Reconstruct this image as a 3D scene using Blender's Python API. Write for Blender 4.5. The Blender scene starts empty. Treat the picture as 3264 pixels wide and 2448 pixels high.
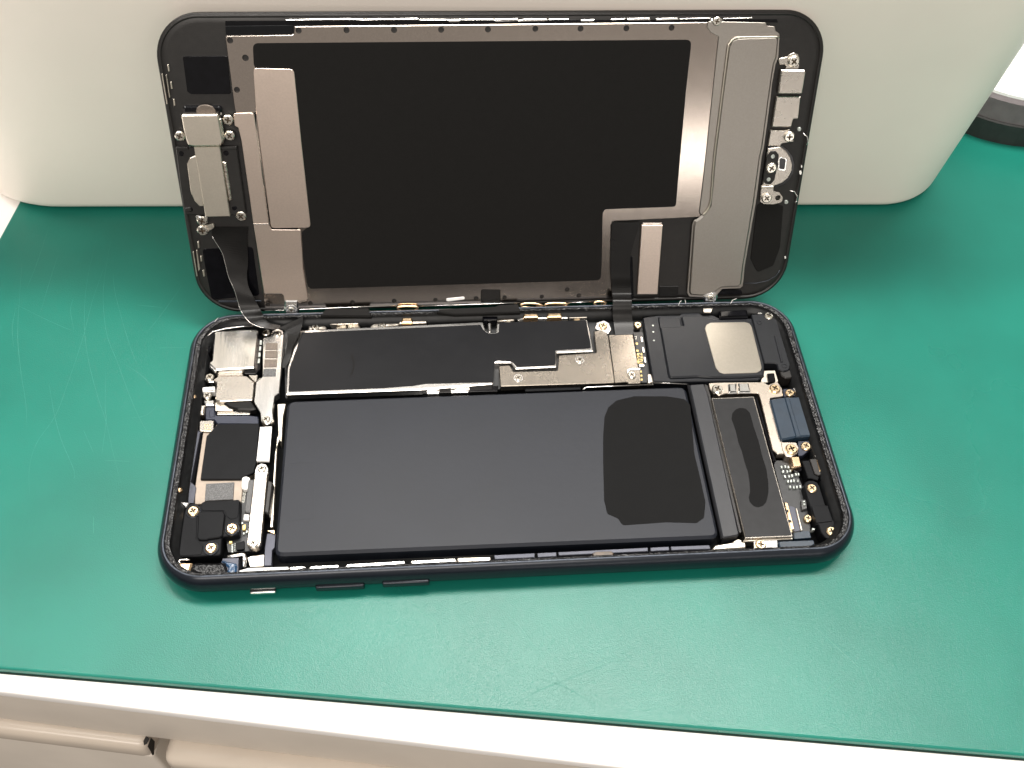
import bpy, bmesh, math, random
from mathutils import Vector, Matrix
random.seed(7)
MM = 0.001
scene = bpy.context.scene
col = scene.collection

# ------------------------------------------------------------------ camera (solved from the outlines of the two phone halves)
CX, CY, FPX = 1632.0, 1224.0, 3080.588
C0 = Vector((-13.4919516, -114.356147, 175.492755))
RT = Vector((0.99682718, -0.06920413, 0.03932373))
UP = Vector((0.03227725, 0.80304616, 0.59504206))
FW = Vector((0.07275814, 0.59188483, -0.80273196))
cam = bpy.data.cameras.new('camera'); camo = bpy.data.objects.new('camera', cam); col.objects.link(camo)
cam.sensor_fit = 'HORIZONTAL'; cam.sensor_width = 36.0; cam.lens = FPX / 3264.0 * 36.0
cam.clip_start = 0.01; cam.clip_end = 20.0
camo.matrix_world = Matrix((( RT.x, UP.x, -FW.x, C0.x*MM), (RT.y, UP.y, -FW.y, C0.y*MM), (RT.z, UP.z, -FW.z, C0.z*MM), (0, 0, 0, 1)))
scene.camera = camo
scene.render.resolution_x, scene.render.resolution_y = 1024, 768

# ------------------------------------------------------------------ light: ceiling panels of a workshop, added fill lamps, the pale room round them
w = bpy.data.worlds.new('World'); scene.world = w; w.use_nodes = True
bg = w.node_tree.nodes['Background']; bg.inputs[1].default_value = 1.0
wt = w.node_tree.nodes.new('ShaderNodeTexCoord'); wsx = w.node_tree.nodes.new('ShaderNodeSeparateXYZ'); wr = w.node_tree.nodes.new('ShaderNodeValToRGB')   # dim floor, pale walls, white ceiling
wmr = w.node_tree.nodes.new('ShaderNodeMapRange'); wmr.inputs[1].default_value = -1; wmr.inputs[2].default_value = 1
w.node_tree.links.new(wt.outputs['Generated'], wsx.inputs[0]); w.node_tree.links.new(wsx.outputs[2], wmr.inputs[0]); w.node_tree.links.new(wmr.outputs[0], wr.inputs[0]); w.node_tree.links.new(wr.outputs[0], bg.inputs[0])
els = wr.color_ramp.elements
els[0].position = 0.507; els[0].color = (0.07, 0.065, 0.06, 1); els[1].position = 0.95; els[1].color = (0.62, 0.60, 0.57, 1)
e_ = els.new(0.54); e_.color = (0.44, 0.40, 0.365, 1); e_ = els.new(0.70); e_.color = (0.44, 0.415, 0.385, 1)
def area(name, loc, target, sx, sy, power, colr):
    l = bpy.data.lights.new(name, 'AREA'); l.shape = 'RECTANGLE'; l.size = sx; l.size_y = sy; l.energy = power; l.color = colr
    o = bpy.data.objects.new(name, l); col.objects.link(o); o.location = loc
    o.rotation_euler = (Vector(target) - Vector(loc)).to_track_quat('-Z', 'Y').to_euler()
area('ceiling_panel_overhead', (0.16, 0.39, 1.45), (0.03, 0.0, 0), 1.1, 0.28, 36, (1.0, 0.96, 0.91))
area('front_fill', (-0.15, -0.75, 1.5), (0, 0, 0), 0.9, 0.4, 6, (1.0, 0.93, 0.86))  # unseen fill panel, added to lighten the bin front
area('ceiling_panel_side', (-0.95, 0.30, 1.35), (0, 0, 0), 0.30, 0.55, 9, (1.0, 0.96, 0.91))
area('ceiling_panel_back', (0.10, 1.65, 1.75), (0, 0, 0), 1.4, 0.4, 4.5, (1.0, 0.97, 0.93))
area('bin_fill', (-0.4, -2.2, 1.6), (0, 0, 0.03), 1.6, 0.6, 33, (1.0, 0.92, 0.84))  # unseen fill lamp behind the camera, added to brighten the bin
area('plate_highlight_lamp', (0.75, -2.6, 0.26), (0, 0, 0.03), 1.3, 0.11, 3.0, (1.0, 0.95, 0.90))  # unseen strip lamp, added for highlights on the display's steel plates
scene.view_settings.view_transform = 'Standard'; scene.view_settings.look = 'None'
scene.view_settings.gamma = 1.0; scene.view_settings.exposure = 0.0; scene.view_settings.use_curve_mapping = False

# ------------------------------------------------------------------ materials
M = {}
def mat(name, c, rough=0.5, metal=0.0, vary=0.12, vscale=900, bump=0.0, bscale=3000, rvar=0.08, c2=None, coat=0.0, spec=None, stretch=None):
    m = bpy.data.materials.new(name); m.use_nodes = True; nt = m.node_tree; N = nt.nodes; L = nt.links
    b = N['Principled BSDF']
    b.inputs['Metallic'].default_value = metal; b.inputs['Roughness'].default_value = rough
    if coat: b.inputs['Coat Weight'].default_value = coat; b.inputs['Coat Roughness'].default_value = 0.12
    if spec is not None: b.inputs['Specular IOR Level'].default_value = spec
    tc = N.new('ShaderNodeTexCoord'); src = tc.outputs['Object']
    if stretch:
        mp = N.new('ShaderNodeMapping'); mp.inputs['Scale'].default_value = stretch; L.new(src, mp.inputs[0]); src = mp.outputs[0]
    n = N.new('ShaderNodeTexNoise'); n.inputs['Scale'].default_value = vscale; n.inputs['Detail'].default_value = 5; L.new(src, n.inputs['Vector'])
    mx = N.new('ShaderNodeMix'); mx.data_type = 'RGBA'
    c2 = c2 or tuple(max(0, x * (1 - vary)) for x in c); c1 = tuple(min(1, x * (1 + vary)) for x in c) if not c2 == c else c
    mx.inputs[6].default_value = (*c2, 1); mx.inputs[7].default_value = (*c1, 1)
    rp = N.new('ShaderNodeMapRange'); rp.inputs[1].default_value = 0.35; rp.inputs[2].default_value = 0.65; L.new(n.outputs['Fac'], rp.inputs[0])
    L.new(rp.outputs[0], mx.inputs[0]); L.new(mx.outputs[2], b.inputs['Base Color'])
    if rvar:
        rr_ = N.new('ShaderNodeMapRange'); rr_.inputs[3].default_value = max(0.02, rough - rvar); rr_.inputs[4].default_value = min(1, rough + rvar)
        n2 = N.new('ShaderNodeTexNoise'); n2.inputs['Scale'].default_value = vscale * 0.21; n2.inputs['Detail'].default_value = 6; L.new(src, n2.inputs['Vector'])
        L.new(n2.outputs['Fac'], rr_.inputs[0]); L.new(rr_.outputs[0], b.inputs['Roughness'])
    if bump:
        n3 = N.new('ShaderNodeTexNoise'); n3.inputs['Scale'].default_value = bscale; n3.inputs['Detail'].default_value = 3; L.new(src, n3.inputs['Vector'])
        bp = N.new('ShaderNodeBump'); bp.inputs['Strength'].default_value = bump; bp.inputs['Distance'].default_value = 0.0002
        L.new(n3.outputs['Fac'], bp.inputs['Height']); L.new(bp.outputs[0], b.inputs['Normal'])
    M[name] = m
    return m
mat('mat_green', (0.007, 0.141, 0.104), 0.28, 0, 0.10, 30, 0.22, 5200, 0.06, spec=0.32)
mat('mat_edge', (0.02, 0.05, 0.04), 0.7)
mat('mat_scratch', (0.020, 0.180, 0.138), 0.5)
mat('mat_pit', (0.008, 0.15, 0.11), 0.6)
mat('desk_white', (0.92, 0.89, 0.86), 0.35, 0, 0.02, 40, rvar=0.05)
mat('desk_apron', (0.60, 0.54, 0.47), 0.5, 0, 0.04, 60)  # grey-beige paint, darkened to carry the shade on apron and drawer faces
mat('drawer_cream', (0.60, 0.52, 0.435), 0.25, 0, 0.03, 60, rvar=0.05)
mat('chip_dark', (0.02, 0.018, 0.016), 0.7)
mat('bin_white', (0.86, 0.785, 0.71), 0.42, 0, 0.02, 30, 0.05, 900, 0.05)
mat('device_white', (0.93, 0.93, 0.93), 0.35, 0, 0.01)
mat('device_grey', (0.13, 0.115, 0.12), 0.55, 0, 0.1, 400, 0.1, 2000)
mat('device_black', (0.018, 0.02, 0.019), 0.5, 0, 0.15, 400, 0.1, 2000)
mat('anod_black', (0.009, 0.012, 0.018), 0.24, 0.35, 0.1, 1500, 0.02, 6000, 0.04)
mat('rim_edge', (0.045, 0.052, 0.065), 0.36, 0.7, 0.25, 700, 0.05, 3000)
mat('adhesive', (0.010, 0.010, 0.011), 0.16, 0, 0.6, 2500, 1.0, 2600, 0.1)
mat('cavity', (0.006, 0.0065, 0.007), 0.4, 0.1, 0.3, 800, spec=0.3)
mat('frame_black', (0.010, 0.0088, 0.008), 0.42, 0, 0.15, 700, 0.08, 3500, spec=0.40)
mat('gloss_black', (0.003, 0.003, 0.004), 0.14, 0, 0.2, 500, rvar=0.04, spec=0.25)
mat('film_black', (0.0045, 0.0040, 0.0036), 0.7, 0, 0.10, 3000, 0.05, 5000, 0.05, spec=0.18)
mat('plate_steel', (0.44, 0.385, 0.34), 0.14, 1.0, 0.03, 2500, 0.0, 9000, 0.02)
mat('cover_steel', (0.265, 0.238, 0.203), 0.27, 1.0, 0.03, 2000, 0.0, 8000, 0.025)
mat('speaker_steel', (0.30, 0.275, 0.235), 0.34, 1.0, 0.03, 2000, 0.0, 8000, 0.025)
mat('tan_steel', (0.74, 0.62, 0.535), 0.30, 1.0, 0.03, 2500, 0.0, 9000, 0.02)
mat('shield_steel', (0.33, 0.305, 0.275), 0.33, 1.0, 0.03, 3000, 0.0, 9000, 0.025)
mat('bracket_steel', (0.45, 0.415, 0.37), 0.27, 1.0, 0.03, 2000, 0.0, 8000, 0.025)
mat('port_steel', (0.62, 0.545, 0.465), 0.28, 1.0, 0.03, 2000, 0.0, 8000, 0.025)
mat('tan_film', (0.30, 0.245, 0.195), 0.45, 0.2, 0.05, 900)
mat('bright_steel', (0.82, 0.80, 0.77), 0.20, 1.0, 0.03, 1500, 0.0, 5000, 0.025)
mat('brushed_steel', (0.90, 0.88, 0.85), 0.17, 1.0, 0.05, 1500, 0.12, 1200, 0.08, stretch=(1, 0.15, 1))
mat('satin_plate', (0.58, 0.53, 0.455), 0.36, 1.0, 0.03, 2500, 0.0, 7000, 0.025)
mat('screw_silver', (0.74, 0.70, 0.62), 0.22, 1.0, 0.06, 1500)
mat('screw_gold', (0.86, 0.66, 0.42), 0.25, 1.0, 0.08, 1500)
mat('screw_recess', (0.10, 0.075, 0.05), 0.4, 0.8, 0.2, 1500)  # dark tone puts the shade of the cross recess into the colour
mat('gold_clip', (0.80, 0.58, 0.36), 0.27, 1.0, 0.08, 1500)
mat('brown_pad', (0.13, 0.105, 0.085), 0.55, 0.3, 0.2, 2500, 0.3, 4000)
mat('grey_mesh', (0.085, 0.085, 0.085), 0.4, 0.3, 0.5, 5000, 0.6, 5000)
mat('battery_wrap', (0.0076, 0.0096, 0.0150), 0.46, 0, 0.06, 120, 0.07, 900, 0.05, spec=0.28)
mat('battery_strip', (0.014, 0.0148, 0.018), 0.42, 0, 0.08, 200, 0.1, 900, spec=0.4)
mat('board_film', (0.0065, 0.0068, 0.0080), 0.36, 0, 0.12, 90, 0.22, 240, 0.10, spec=0.13)
mat('cover_black', (0.0050, 0.0054, 0.0064), 0.45, 0, 0.1, 600, 0.08, 3000, spec=0.10)
mat('speaker_black', (0.008, 0.009, 0.0115), 0.38, 0, 0.08, 500, 0.06, 3500, spec=0.28)
mat('patch_charcoal', (0.0105, 0.0106, 0.0108), 0.9, 0, 0.02, 500, rvar=0, spec=0.05)
mat('motor_black', (0.0135, 0.0138, 0.0150), 0.45, 0, 0.1, 600, 0.06, 3000, spec=0.2)
mat('port_blue', (0.012, 0.024, 0.040), 0.33, 0, 0.1, 400, 0.05, 2000)
mat('blue_frame', (0.022, 0.026, 0.042), 0.4, 0.3, 0.1, 600)
mat('lilac_panel', (0.062, 0.065, 0.082), 0.45, 0.5, 0.08, 600)
mat('blue_glue', (0.015, 0.05, 0.11), 0.22, 0, 0.4, 1200, 0.4, 1500)
mat('pcb_black', (0.010, 0.011, 0.012), 0.4, 0, 0.2, 1500, 0.05)
mat('flex_dark', (0.006, 0.0056, 0.0053), 0.30, 0, 0.1, 500, 0.04, 1500, spec=0.22)
mat('component', (0.42, 0.45, 0.42), 0.35, 0.6, 0.4, 2500)
mat('brown_glue', (0.06, 0.035, 0.015), 0.3, 0, 0.4, 900)
mat('label_white', (0.80, 0.79, 0.77), 0.5, 0, 0.03)
mat('print_white', (0.62, 0.60, 0.52), 0.5)
mat('print_gold', (0.72, 0.55, 0.22), 0.4, 0.4)
mat('print_dark', (0.006, 0.006, 0.006), 0.7)
mat('wall_metal', (0.60, 0.55, 0.48), 0.30, 1.0, 0.2, 900, 0.3, 1500, 0.1)
mat('lint', (0.75, 0.74, 0.70), 0.8)

# ------------------------------------------------------------------ pixels of the photograph to places on the phone
def ray(x, y): return FW + RT * ((x - CX) / FPX) - UP * ((y - CY) / FPX)
def onz(p, z): v = ray(*p); return C0 + v * ((z - C0.z) / v.z)
def ony(p, y): v = ray(*p); return C0 + v * ((y - C0.y) / v.y)
SR = Matrix(((9.99996353e-01, -3.37121196e-04, -2.67955717e-03), (-2.34579623e-03, 3.83223279e-01, -9.23652757e-01), (1.33825161e-03, 9.23655674e-01, 3.83221091e-01)))
SO = Vector((0.23836973, 34.47634253, 4.71553199))
SRT = SR.transposed()
def ons(p, d):
    v = ray(*p); n = SR @ Vector((0, 0, 1)); t = ((SO + n * d - C0).dot(n)) / v.dot(n)
    return SRT @ (C0 + v * t - SO)
CR = {'A': (480, 0, 3.6867), 'B': (480, 450, 2.765), 'C': (2100, 0, 2.765), 'E': (1850, 500, 2.765), 'F': (550, 980, 3.3183), 'G': (500, 1380, 3.19),
      'H': (1900, 950, 2.765), 'I': (2200, 1250, 2.764), 'J': (880, 900, 3.16), 'K': (1450, 900, 3.16), 'L': (500, 1650, 2.212), 'M': (1400, 1600, 1.6385),
      'N': (2500, 1450, 4.88), 'O': (560, 1700, 5.53), 'T': (700, 20, 2.212), 'U': (1600, 20, 2.212), 'D': (0, 0, 0.6777), 'X': (0, 0, 1.0), 'W': (0, 400, 1.2757)}
def px(s):
    out = []; k = 'X'
    for t in s.split():
        if t[0].isalpha(): k = t[0]; t = t[1:]
        if not t: continue
        a, b = t.split(','); ox, oy, sc = CR[k]; out.append((ox + float(a) / sc, oy + float(b) / sc))
    return out
def B2(s, z): return [tuple(onz(p, z)[:2]) for p in px(s)]
def S2(s, d): return [tuple(ons(p, d)[:2]) for p in px(s)]

# ------------------------------------------------------------------ mesh helpers (millimetres in, metres out)
def link(name, me, mt, parent=None):
    o = bpy.data.objects.new(name, me); col.objects.link(o)
    if mt and not me.materials: me.materials.append(M[mt])
    if parent: o.parent = parent
    return o
def from_data(name, vs, fs, mt, parent=None, smooth=False):
    me = bpy.data.meshes.new(name); me.from_pydata([tuple(c * MM for c in v) for v in vs], [], fs); me.validate()
    if smooth:
        for p in me.polygons: p.use_smooth = True
    return link(name, me, mt, parent)
def area2(p): return sum(p[i][0] * p[(i + 1) % len(p)][1] - p[(i + 1) % len(p)][0] * p[i][1] for i in range(len(p))) / 2
def ccw(p): return list(p) if area2(p) > 0 else list(p)[::-1]
def rounded(p, r, n=4):
    q_ = [p[0]]
    for a in p[1:]:
        if math.dist(a, q_[-1]) > 0.12: q_.append(a)
    if len(q_) > 3 and math.dist(q_[0], q_[-1]) < 0.12: q_.pop()
    p = q_
    if r <= 0: return list(p)
    out = []; N = len(p)
    for i in range(N):
        a, b, c = Vector(p[i - 1]), Vector(p[i]), Vector(p[(i + 1) % N])
        u, v = a - b, c - b; lu, lv = u.length, v.length
        if lu < 1e-6 or lv < 1e-6: continue
        u /= lu; v /= lv
        ang = math.acos(max(-1, min(1, u.dot(v))))
        if ang > 2.95: out.append(tuple(b)); continue
        k = min(r / math.tan(ang / 2), 0.45 * lu, 0.45 * lv)
        s, e = b + u * k, b + v * k
        for j in range(n + 1):
            t = j / n; q = s * (1 - t) ** 2 + b * 2 * t * (1 - t) + e * t * t; out.append(tuple(q))
    return out
def inset(p, b):
    N = len(p); out = []
    for i in range(N):
        a, q, c = Vector(p[i - 1]), Vector(p[i]), Vector(p[(i + 1) % N])
        d1 = (q - a); d2 = (c - q)
        if d1.length < 1e-7: d1 = d2
        if d2.length < 1e-7: d2 = d1
        d1.normalize(); d2.normalize()
        n1 = Vector((-d1.y, d1.x)); n2 = Vector((-d2.y, d2.x)); m = n1 + n2
        if m.length < 1e-4: m = n1
        m.normalize(); k = b / max(0.45, m.dot(n1)); out.append(tuple(q + m * k))
    return out
def prism(name, p, z0, z1, mt, parent, r=0.3, b=0.08, holes=(), hole_z=None, n=4, wob=0.0):
    p = rounded(ccw(p), r, n) if r > 0 else ccw(p); vs = []; fs = []; N = len(p)
    rings = [(p, z0)] + ([(p, z1 - b), (inset(p, b), z1)] if b > 0 else [(p, z1)])
    for q, z in rings: vs += [(x, y, z) for x, y in q]
    for k in range(len(rings) - 1):
        for i in range(N): fs.append((k * N + i, k * N + (i + 1) % N, (k + 1) * N + (i + 1) % N, (k + 1) * N + i))
    top = (len(rings) - 1) * N
    bm = bmesh.new(); bv = [bm.verts.new(tuple(c * MM for c in v)) for v in vs]
    for f in fs:
        try: bm.faces.new([bv[i] for i in f])
        except ValueError: pass
    bm.edges.ensure_lookup_table()
    if True:
        es = [bm.edges.get((bv[top + i], bv[top + (i + 1) % N])) for i in range(N)]
        hz = z0 if hole_z is None else hole_z
        for h in holes:
            h = ccw(h); H = len(h); t = [bm.verts.new((x * MM, y * MM, z1 * MM)) for x, y in h]; l = [bm.verts.new((x * MM, y * MM, hz * MM)) for x, y in h]
            for i in range(H):
                es.append(bm.edges.new((t[i], t[(i + 1) % H]))); bm.faces.new((t[i], t[(i + 1) % H], l[(i + 1) % H], l[i]))
            if hole_z is not None: bm.faces.new(l)
        bmesh.ops.triangle_fill(bm, use_beauty=True, edges=[e for e in es if e])
    bmesh.ops.recalc_face_normals(bm, faces=bm.faces)
    me = bpy.data.meshes.new(name); bm.to_mesh(me); bm.free()
    return link(name, me, mt, parent)
def disc(c, r, n=20, sy=1.0): return [(c[0] + r * math.cos(2 * math.pi * i / n), c[1] + sy * r * math.sin(2 * math.pi * i / n)) for i in range(n)]
def rrect(wd, ht, r, off=0.0, cx=0, cy=0, n=14, m=30, my=None, sx=1.0):
    hx, hy = wd / 2 - (off if sx == 1.0 else 1.76 + (off - 1.76) * sx), ht / 2 - off; r = max(0.3, r - off); out = []; my = my or m
    cs = [(hx - r, hy - r, 0), (-hx + r, hy - r, 90), (-hx + r, -hy + r, 180), (hx - r, -hy + r, 270)]
    for k, (x, y, a0) in enumerate(cs):
        for i in range(n + 1):
            a = math.radians(a0 + 90 * i / n); out.append((cx + x + r * math.cos(a), cy + y + r * math.sin(a)))
        nx = cs[(k + 1) % 4]; a = math.radians(nx[2]); q = (cx + nx[0] + r * math.cos(a), cy + nx[1] + r * math.sin(a)); p0 = out[-1]; mm = m if k % 2 == 0 else my
        for i in range(1, mm): out.append((p0[0] + (q[0] - p0[0]) * i / mm, p0[1] + (q[1] - p0[1]) * i / mm))
    return out
def sweep(name, prof, wd, ht, r, mt, parent, cap0=False, cap1=False, n=14, m=30, my=None, jit=0.0, smooth=True, cx=0, cy=0, sx=1.0):
    vs = []; fs = []
    for o, z in prof:
        for x, y in rrect(wd, ht, r, o, cx, cy, n, m, my, sx):
            vs.append((x + random.uniform(-jit, jit), y + random.uniform(-jit, jit), z + random.uniform(-jit, jit)))
    N = len(vs) // len(prof)
    for k in range(len(prof) - 1):
        for i in range(N): fs.append((k * N + i, k * N + (i + 1) % N, (k + 1) * N + (i + 1) % N, (k + 1) * N + i))
    if cap0: fs.append(tuple(range(N))[::-1])
    if cap1: fs.append(tuple(range((len(prof) - 1) * N, len(prof) * N)))
    return from_data(name, vs, fs, mt, parent, smooth)
def box(name, c, s, mt, parent, bev=0.0):
    bm = bmesh.new(); bmesh.ops.create_cube(bm, size=1, matrix=Matrix.Translation(Vector(c) * MM) @ Matrix.Diagonal((s[0] * MM, s[1] * MM, s[2] * MM, 1)))
    if bev: bmesh.ops.bevel(bm, geom=bm.edges[:], offset=bev * MM, segments=3, profile=0.5, affect='EDGES')
    me = bpy.data.meshes.new(name); bm.to_mesh(me); bm.free()
    if bev:
        for p in me.polygons: p.use_smooth = True
    return link(name, me, mt, parent)
def tube(name, pts, rad, mt, parent, closed=False, n=8, flat=1.0):
    vs = []; fs = []; P = [Vector(p) for p in pts]; K = len(P)
    for i, p in enumerate(P):
        a = P[(i - 1) % K] if closed or i else P[0]; c = P[(i + 1) % K] if closed or i < K - 1 else P[-1]
        t = (c - a).normalized(); s = t.cross(Vector((0, 0, 1)));
        if s.length < 1e-4: s = Vector((1, 0, 0))
        s.normalize(); u = s.cross(t)
        for j in range(n):
            an = 2 * math.pi * j / n; vs.append(tuple(p + s * rad * math.cos(an) + u * rad * flat * math.sin(an)))
    for i in range(K if closed else K - 1):
        for j in range(n): fs.append((i * n + j, i * n + (j + 1) % n, ((i + 1) % K) * n + (j + 1) % n, ((i + 1) % K) * n + j))
    if not closed: fs += [tuple(range(n))[::-1], tuple(range((K - 1) * n, K * n))]
    return from_data(name, vs, fs, mt, parent, True)
def cat(ps, sub=6):
    out = []; K = len(ps)
    for i in range(K - 1):
        p0, p1, p2, p3 = ps[max(0, i - 1)], ps[i], ps[i + 1], ps[min(K - 1, i + 2)]
        for j in range(sub):
            t = j / sub; out.append(0.5 * ((2 * p1) + (p2 - p0) * t + (2 * p0 - 5 * p1 + 4 * p2 - p3) * t * t + (3 * p1 - p0 - 3 * p2 + p3) * t ** 3))
    return out + [ps[-1]]
def ribbon(name, st, th, mt, parent, sub=8, local=None):
    L = cat([Vector(a) for a, b in st], sub); R = cat([Vector(b) for a, b in st], sub); vs = []; fs = []; K = len(L)
    for i in range(K):
        a, c = i - 1 if i else 0, min(K - 1, i + 1)
        nn = (R[i] - L[i]).cross((L[c] + R[c]) - (L[a] + R[a]))
        nn = nn.normalized() if nn.length > 1e-9 else Vector((0, 0, 1))
        for v in (L[i] + nn * th / 2, R[i] + nn * th / 2, R[i] - nn * th / 2, L[i] - nn * th / 2):
            vs.append(tuple(local @ v) if local else tuple(v))
    for i in range(K - 1):
        for j in range(4): fs.append((i * 4 + j, i * 4 + (j + 1) % 4, (i + 1) * 4 + (j + 1) % 4, (i + 1) * 4 + j))
    fs += [(3, 2, 1, 0), tuple(range(4 * K - 4, 4 * K))]
    return from_data(name, vs, fs, mt, parent)
def text(name, s, size, at, rot, mt, parent):
    cu = bpy.data.curves.new(name, 'FONT'); cu.body = s; cu.size = size * MM; cu.extrude = 0.00001; cu.align_x = 'CENTER'; cu.align_y = 'CENTER'
    t = bpy.data.objects.new('t', cu); col.objects.link(t); dg = bpy.context.evaluated_depsgraph_get(); me = bpy.data.meshes.new_from_object(t.evaluated_get(dg))
    bpy.data.objects.remove(t); me.name = name; me.materials.clear(); o = link(name, me, mt, parent); o.location = Vector(at) * MM; o.rotation_euler = rot; return o

# one screw, radius 1 mm, with a recessed cross
def screw_mesh(mt):
    a = 0.15; l = 0.58; cross = [(a, a), (a, l), (-a, l), (-a, a), (-l, a), (-l, -a), (-a, -a), (-a, -l), (a, -l), (a, -a), (l, -a), (l, a)]
    o = prism('screw', disc((0, 0), 1, 24), -0.7, 0.34, mt, None, r=0, b=0.2, holes=[cross], hole_z=-0.05)
    me = o.data; bpy.data.objects.remove(o); me.materials.append(M['screw_recess'])
    for f in me.polygons:
        c = f.center / MM
        if c.xy.length < 0.62 and c.z < 0.33: f.material_index = 1
    return me
SCREW = {'s': screw_mesh('screw_silver'), 'g': screw_mesh('screw_gold')}
def screw(kind, parent, where, z, rpx, space='b', tilt=0):
    p = px(where)[0]; sc = CR[where[0]][2]
    f = (lambda q: onz(q, z)) if space == 'b' else (lambda q: ons(q, z))
    c = f(p); e = f((p[0] + rpx / sc, p[1])); rad = (e - c).length
    o = bpy.data.objects.new('screw', SCREW[kind]); col.objects.link(o); o.parent = parent
    o.location = Vector((c.x, c.y, z)) * MM; o.scale = (rad,) * 3; o.rotation_euler = (0, 0, random.uniform(0, 1.5)); return o
def empty(name, loc=(0, 0, 0)):
    o = bpy.data.objects.new(name, None); col.objects.link(o); o.empty_display_size = 0.02; o.location = Vector(loc) * MM; return o
def tag(o, label, cat_): o['label'] = label; o['category'] = cat_; return o

# ================================================================== DESK, MAT
ea = math.atan2(-16.1, 90.4)            # direction of the desk's front edge
desk = tag(empty('desk', (-4.8, -64.8, -2.0)), 'white desk with cream drawer fronts under the green mat', 'desk'); desk.rotation_euler = (0, 0, ea)
DM = Matrix.Rotation(ea, 3, 'Z'); DI = DM.transposed(); DO = Vector((-4.8, -64.8, -2.0))
def ondesk(p, yl):                       # point of the plane y_local = yl of the desk
    n = DM @ Vector((0, 1, 0)); v = ray(*p); t = ((DO + n * yl - C0).dot(n)) / v.dot(n); return DI @ (C0 + v * t - DO)
box('desktop', (60, 330, -1.75), (900, 656.8, 3.5), 'desk_white', desk, 0.5)
box('edge_band', (60, 0.75, -1.85), (900, 1.9, 3.6), 'desk_white', desk, 0.9)
za = ondesk((528, 2355.7), 0.6).z; zb = za
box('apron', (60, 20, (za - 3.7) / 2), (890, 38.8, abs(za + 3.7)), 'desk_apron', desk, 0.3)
xl0 = (DI @ (onz((470, 2372), DO.z + zb - 0.5) - DO)).x; xr0 = (DI @ (onz((524, 2380), DO.z + zb - 0.5) - DO)).x
for xa, xb, yf in ((xl0 - 260, xl0, -1.7), (xr0, xr0 + 260, -3.6)):
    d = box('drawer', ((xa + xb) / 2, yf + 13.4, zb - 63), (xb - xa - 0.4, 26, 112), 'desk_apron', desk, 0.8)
    box('drawer_lip', ((xa + xb) / 2, yf + 6, zb - 4.2), (xb - xa, 12, 7.6), 'drawer_cream', d, 2.2)
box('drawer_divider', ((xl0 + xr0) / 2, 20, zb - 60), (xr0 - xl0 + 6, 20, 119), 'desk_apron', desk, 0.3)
from_data('paint_chip', [(xl0 + .04 + 0.02 * k, -1.0 + a, zb - 0.9 - b) for k, (a, b) in enumerate(((0, 0), (1.8, 0.1), (1.9, 3), (.6, 4.2), (-.2, 5.0), (-.6, 3.8), (-.3, 2.4)))], [tuple(range(7))], 'chip_dark', desk)
from_data('paint_chip', [(xl0 - 0.05 - a, -0.6 + b, zb - 0.38) for a, b in ((0, 0), (-.15, 1.0), (.7, 1.5), (.9, .4), (.5, -.4))], [tuple(range(5))], 'chip_dark', desk)

ma = math.atan2(-26.1, 183.8)
mato = tag(empty('work_mat', (-4.5, -58.4, -2.0)), 'green rubber work mat with fine scratches, lying on the white desk', 'mat'); mato.rotation_euler = (0, 0, ma)
MI = Matrix.Rotation(ma, 3, 'Z').transposed(); MO = Vector((-4.5, -58.4, -2.0))
def onmat(p, z=0.0): return MI @ (onz(p, z) - MO)
xL = onmat((50, 663)).x
bm = bmesh.new(); bmesh.ops.create_cube(bm, size=1, matrix=Matrix.Translation(Vector(((xL + 330) / 2, 160, 1.05)) * MM) @ Matrix.Diagonal(((330 - xL) * MM, 0.32, 1.9 * MM, 1)))
bmesh.ops.bevel(bm, geom=bm.edges[:], offset=0.5 * MM, segments=3, profile=0.5, affect='EDGES')
me = bpy.data.meshes.new('mat_sheet'); bm.to_mesh(me); bm.free(); link('mat_sheet', me, 'mat_green', mato)
box('mat_backing', ((xL + 330) / 2, 160, 0.06), (330 - xL + 0.3, 320.5, 0.1), 'mat_edge', mato)
# scratches: thin raised hairlines, one part
vs = []; fs = []
def hair(pts, wd=0.085, z=2.012):
    P = cat([Vector((*onmat(p)[:2], z)) for p in pts], 7); k0 = len(vs)
    for i, p in enumerate(P):
        t = (P[min(i + 1, len(P) - 1)] - P[max(i - 1, 0)]).normalized(); s = Vector((-t.y, t.x, 0)) * wd * (0.25 + 0.75 * math.sin(math.pi * (i + 0.6) / (len(P) + 0.4))) * random.uniform(0.6, 1.1)
        vs.extend([tuple(p + s), tuple(p - s)])
    for i in range(len(P) - 1): fs.append((k0 + 2 * i, k0 + 2 * i + 1, k0 + 2 * i + 3, k0 + 2 * i + 2))
for s in ('W390,470 360,600 345,720 345,850 365,980 400,1110 430,1200 460,1330 490,1450', 'W450,470 425,620 420,720 435,850 480,970 540,1130 600,1250 690,1390',
          'W430,560 380,700 335,870 275,1050 225,1180 150,1290 120,1390 120,1500', 'W90,550 78,720 72,860 85,1000 105,1130 110,1230', 'W200,1050 220,1170 250,1280 300,1400 300,1440',
          'W60,725 180,785 300,838', 'W300,700 287,750 300,830', 'W490,960 580,1020 640,1090', 'W740,650 670,750 600,840', 'W560,730 660,740', 'W430,1000 428,1150 432,1200 415,1330', 'W425,1362 530,1366',
          'W235,530 200,640 165,760', 'W200,410 150,560 110,660', 'W65,740 50,820 55,900', 'W520,1190 590,1180 640,1140', 'W640,905 760,902', 'W460,600 470,690 520,870 560,980', 'W380,1590 380,1659', 'W340,1240 380,1330',
          'X1560,2140 1490,2190 1420,2160', 'X1620,1960 1660,2000 1700,2060', 'X2750,2130 2790,2220', 'X2600,2000 2740,2130'):
    hair(px(s), 0.052)
sc = from_data('scratches', vs, fs, 'mat_scratch', mato); sc['kind'] = 'stuff'
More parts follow.
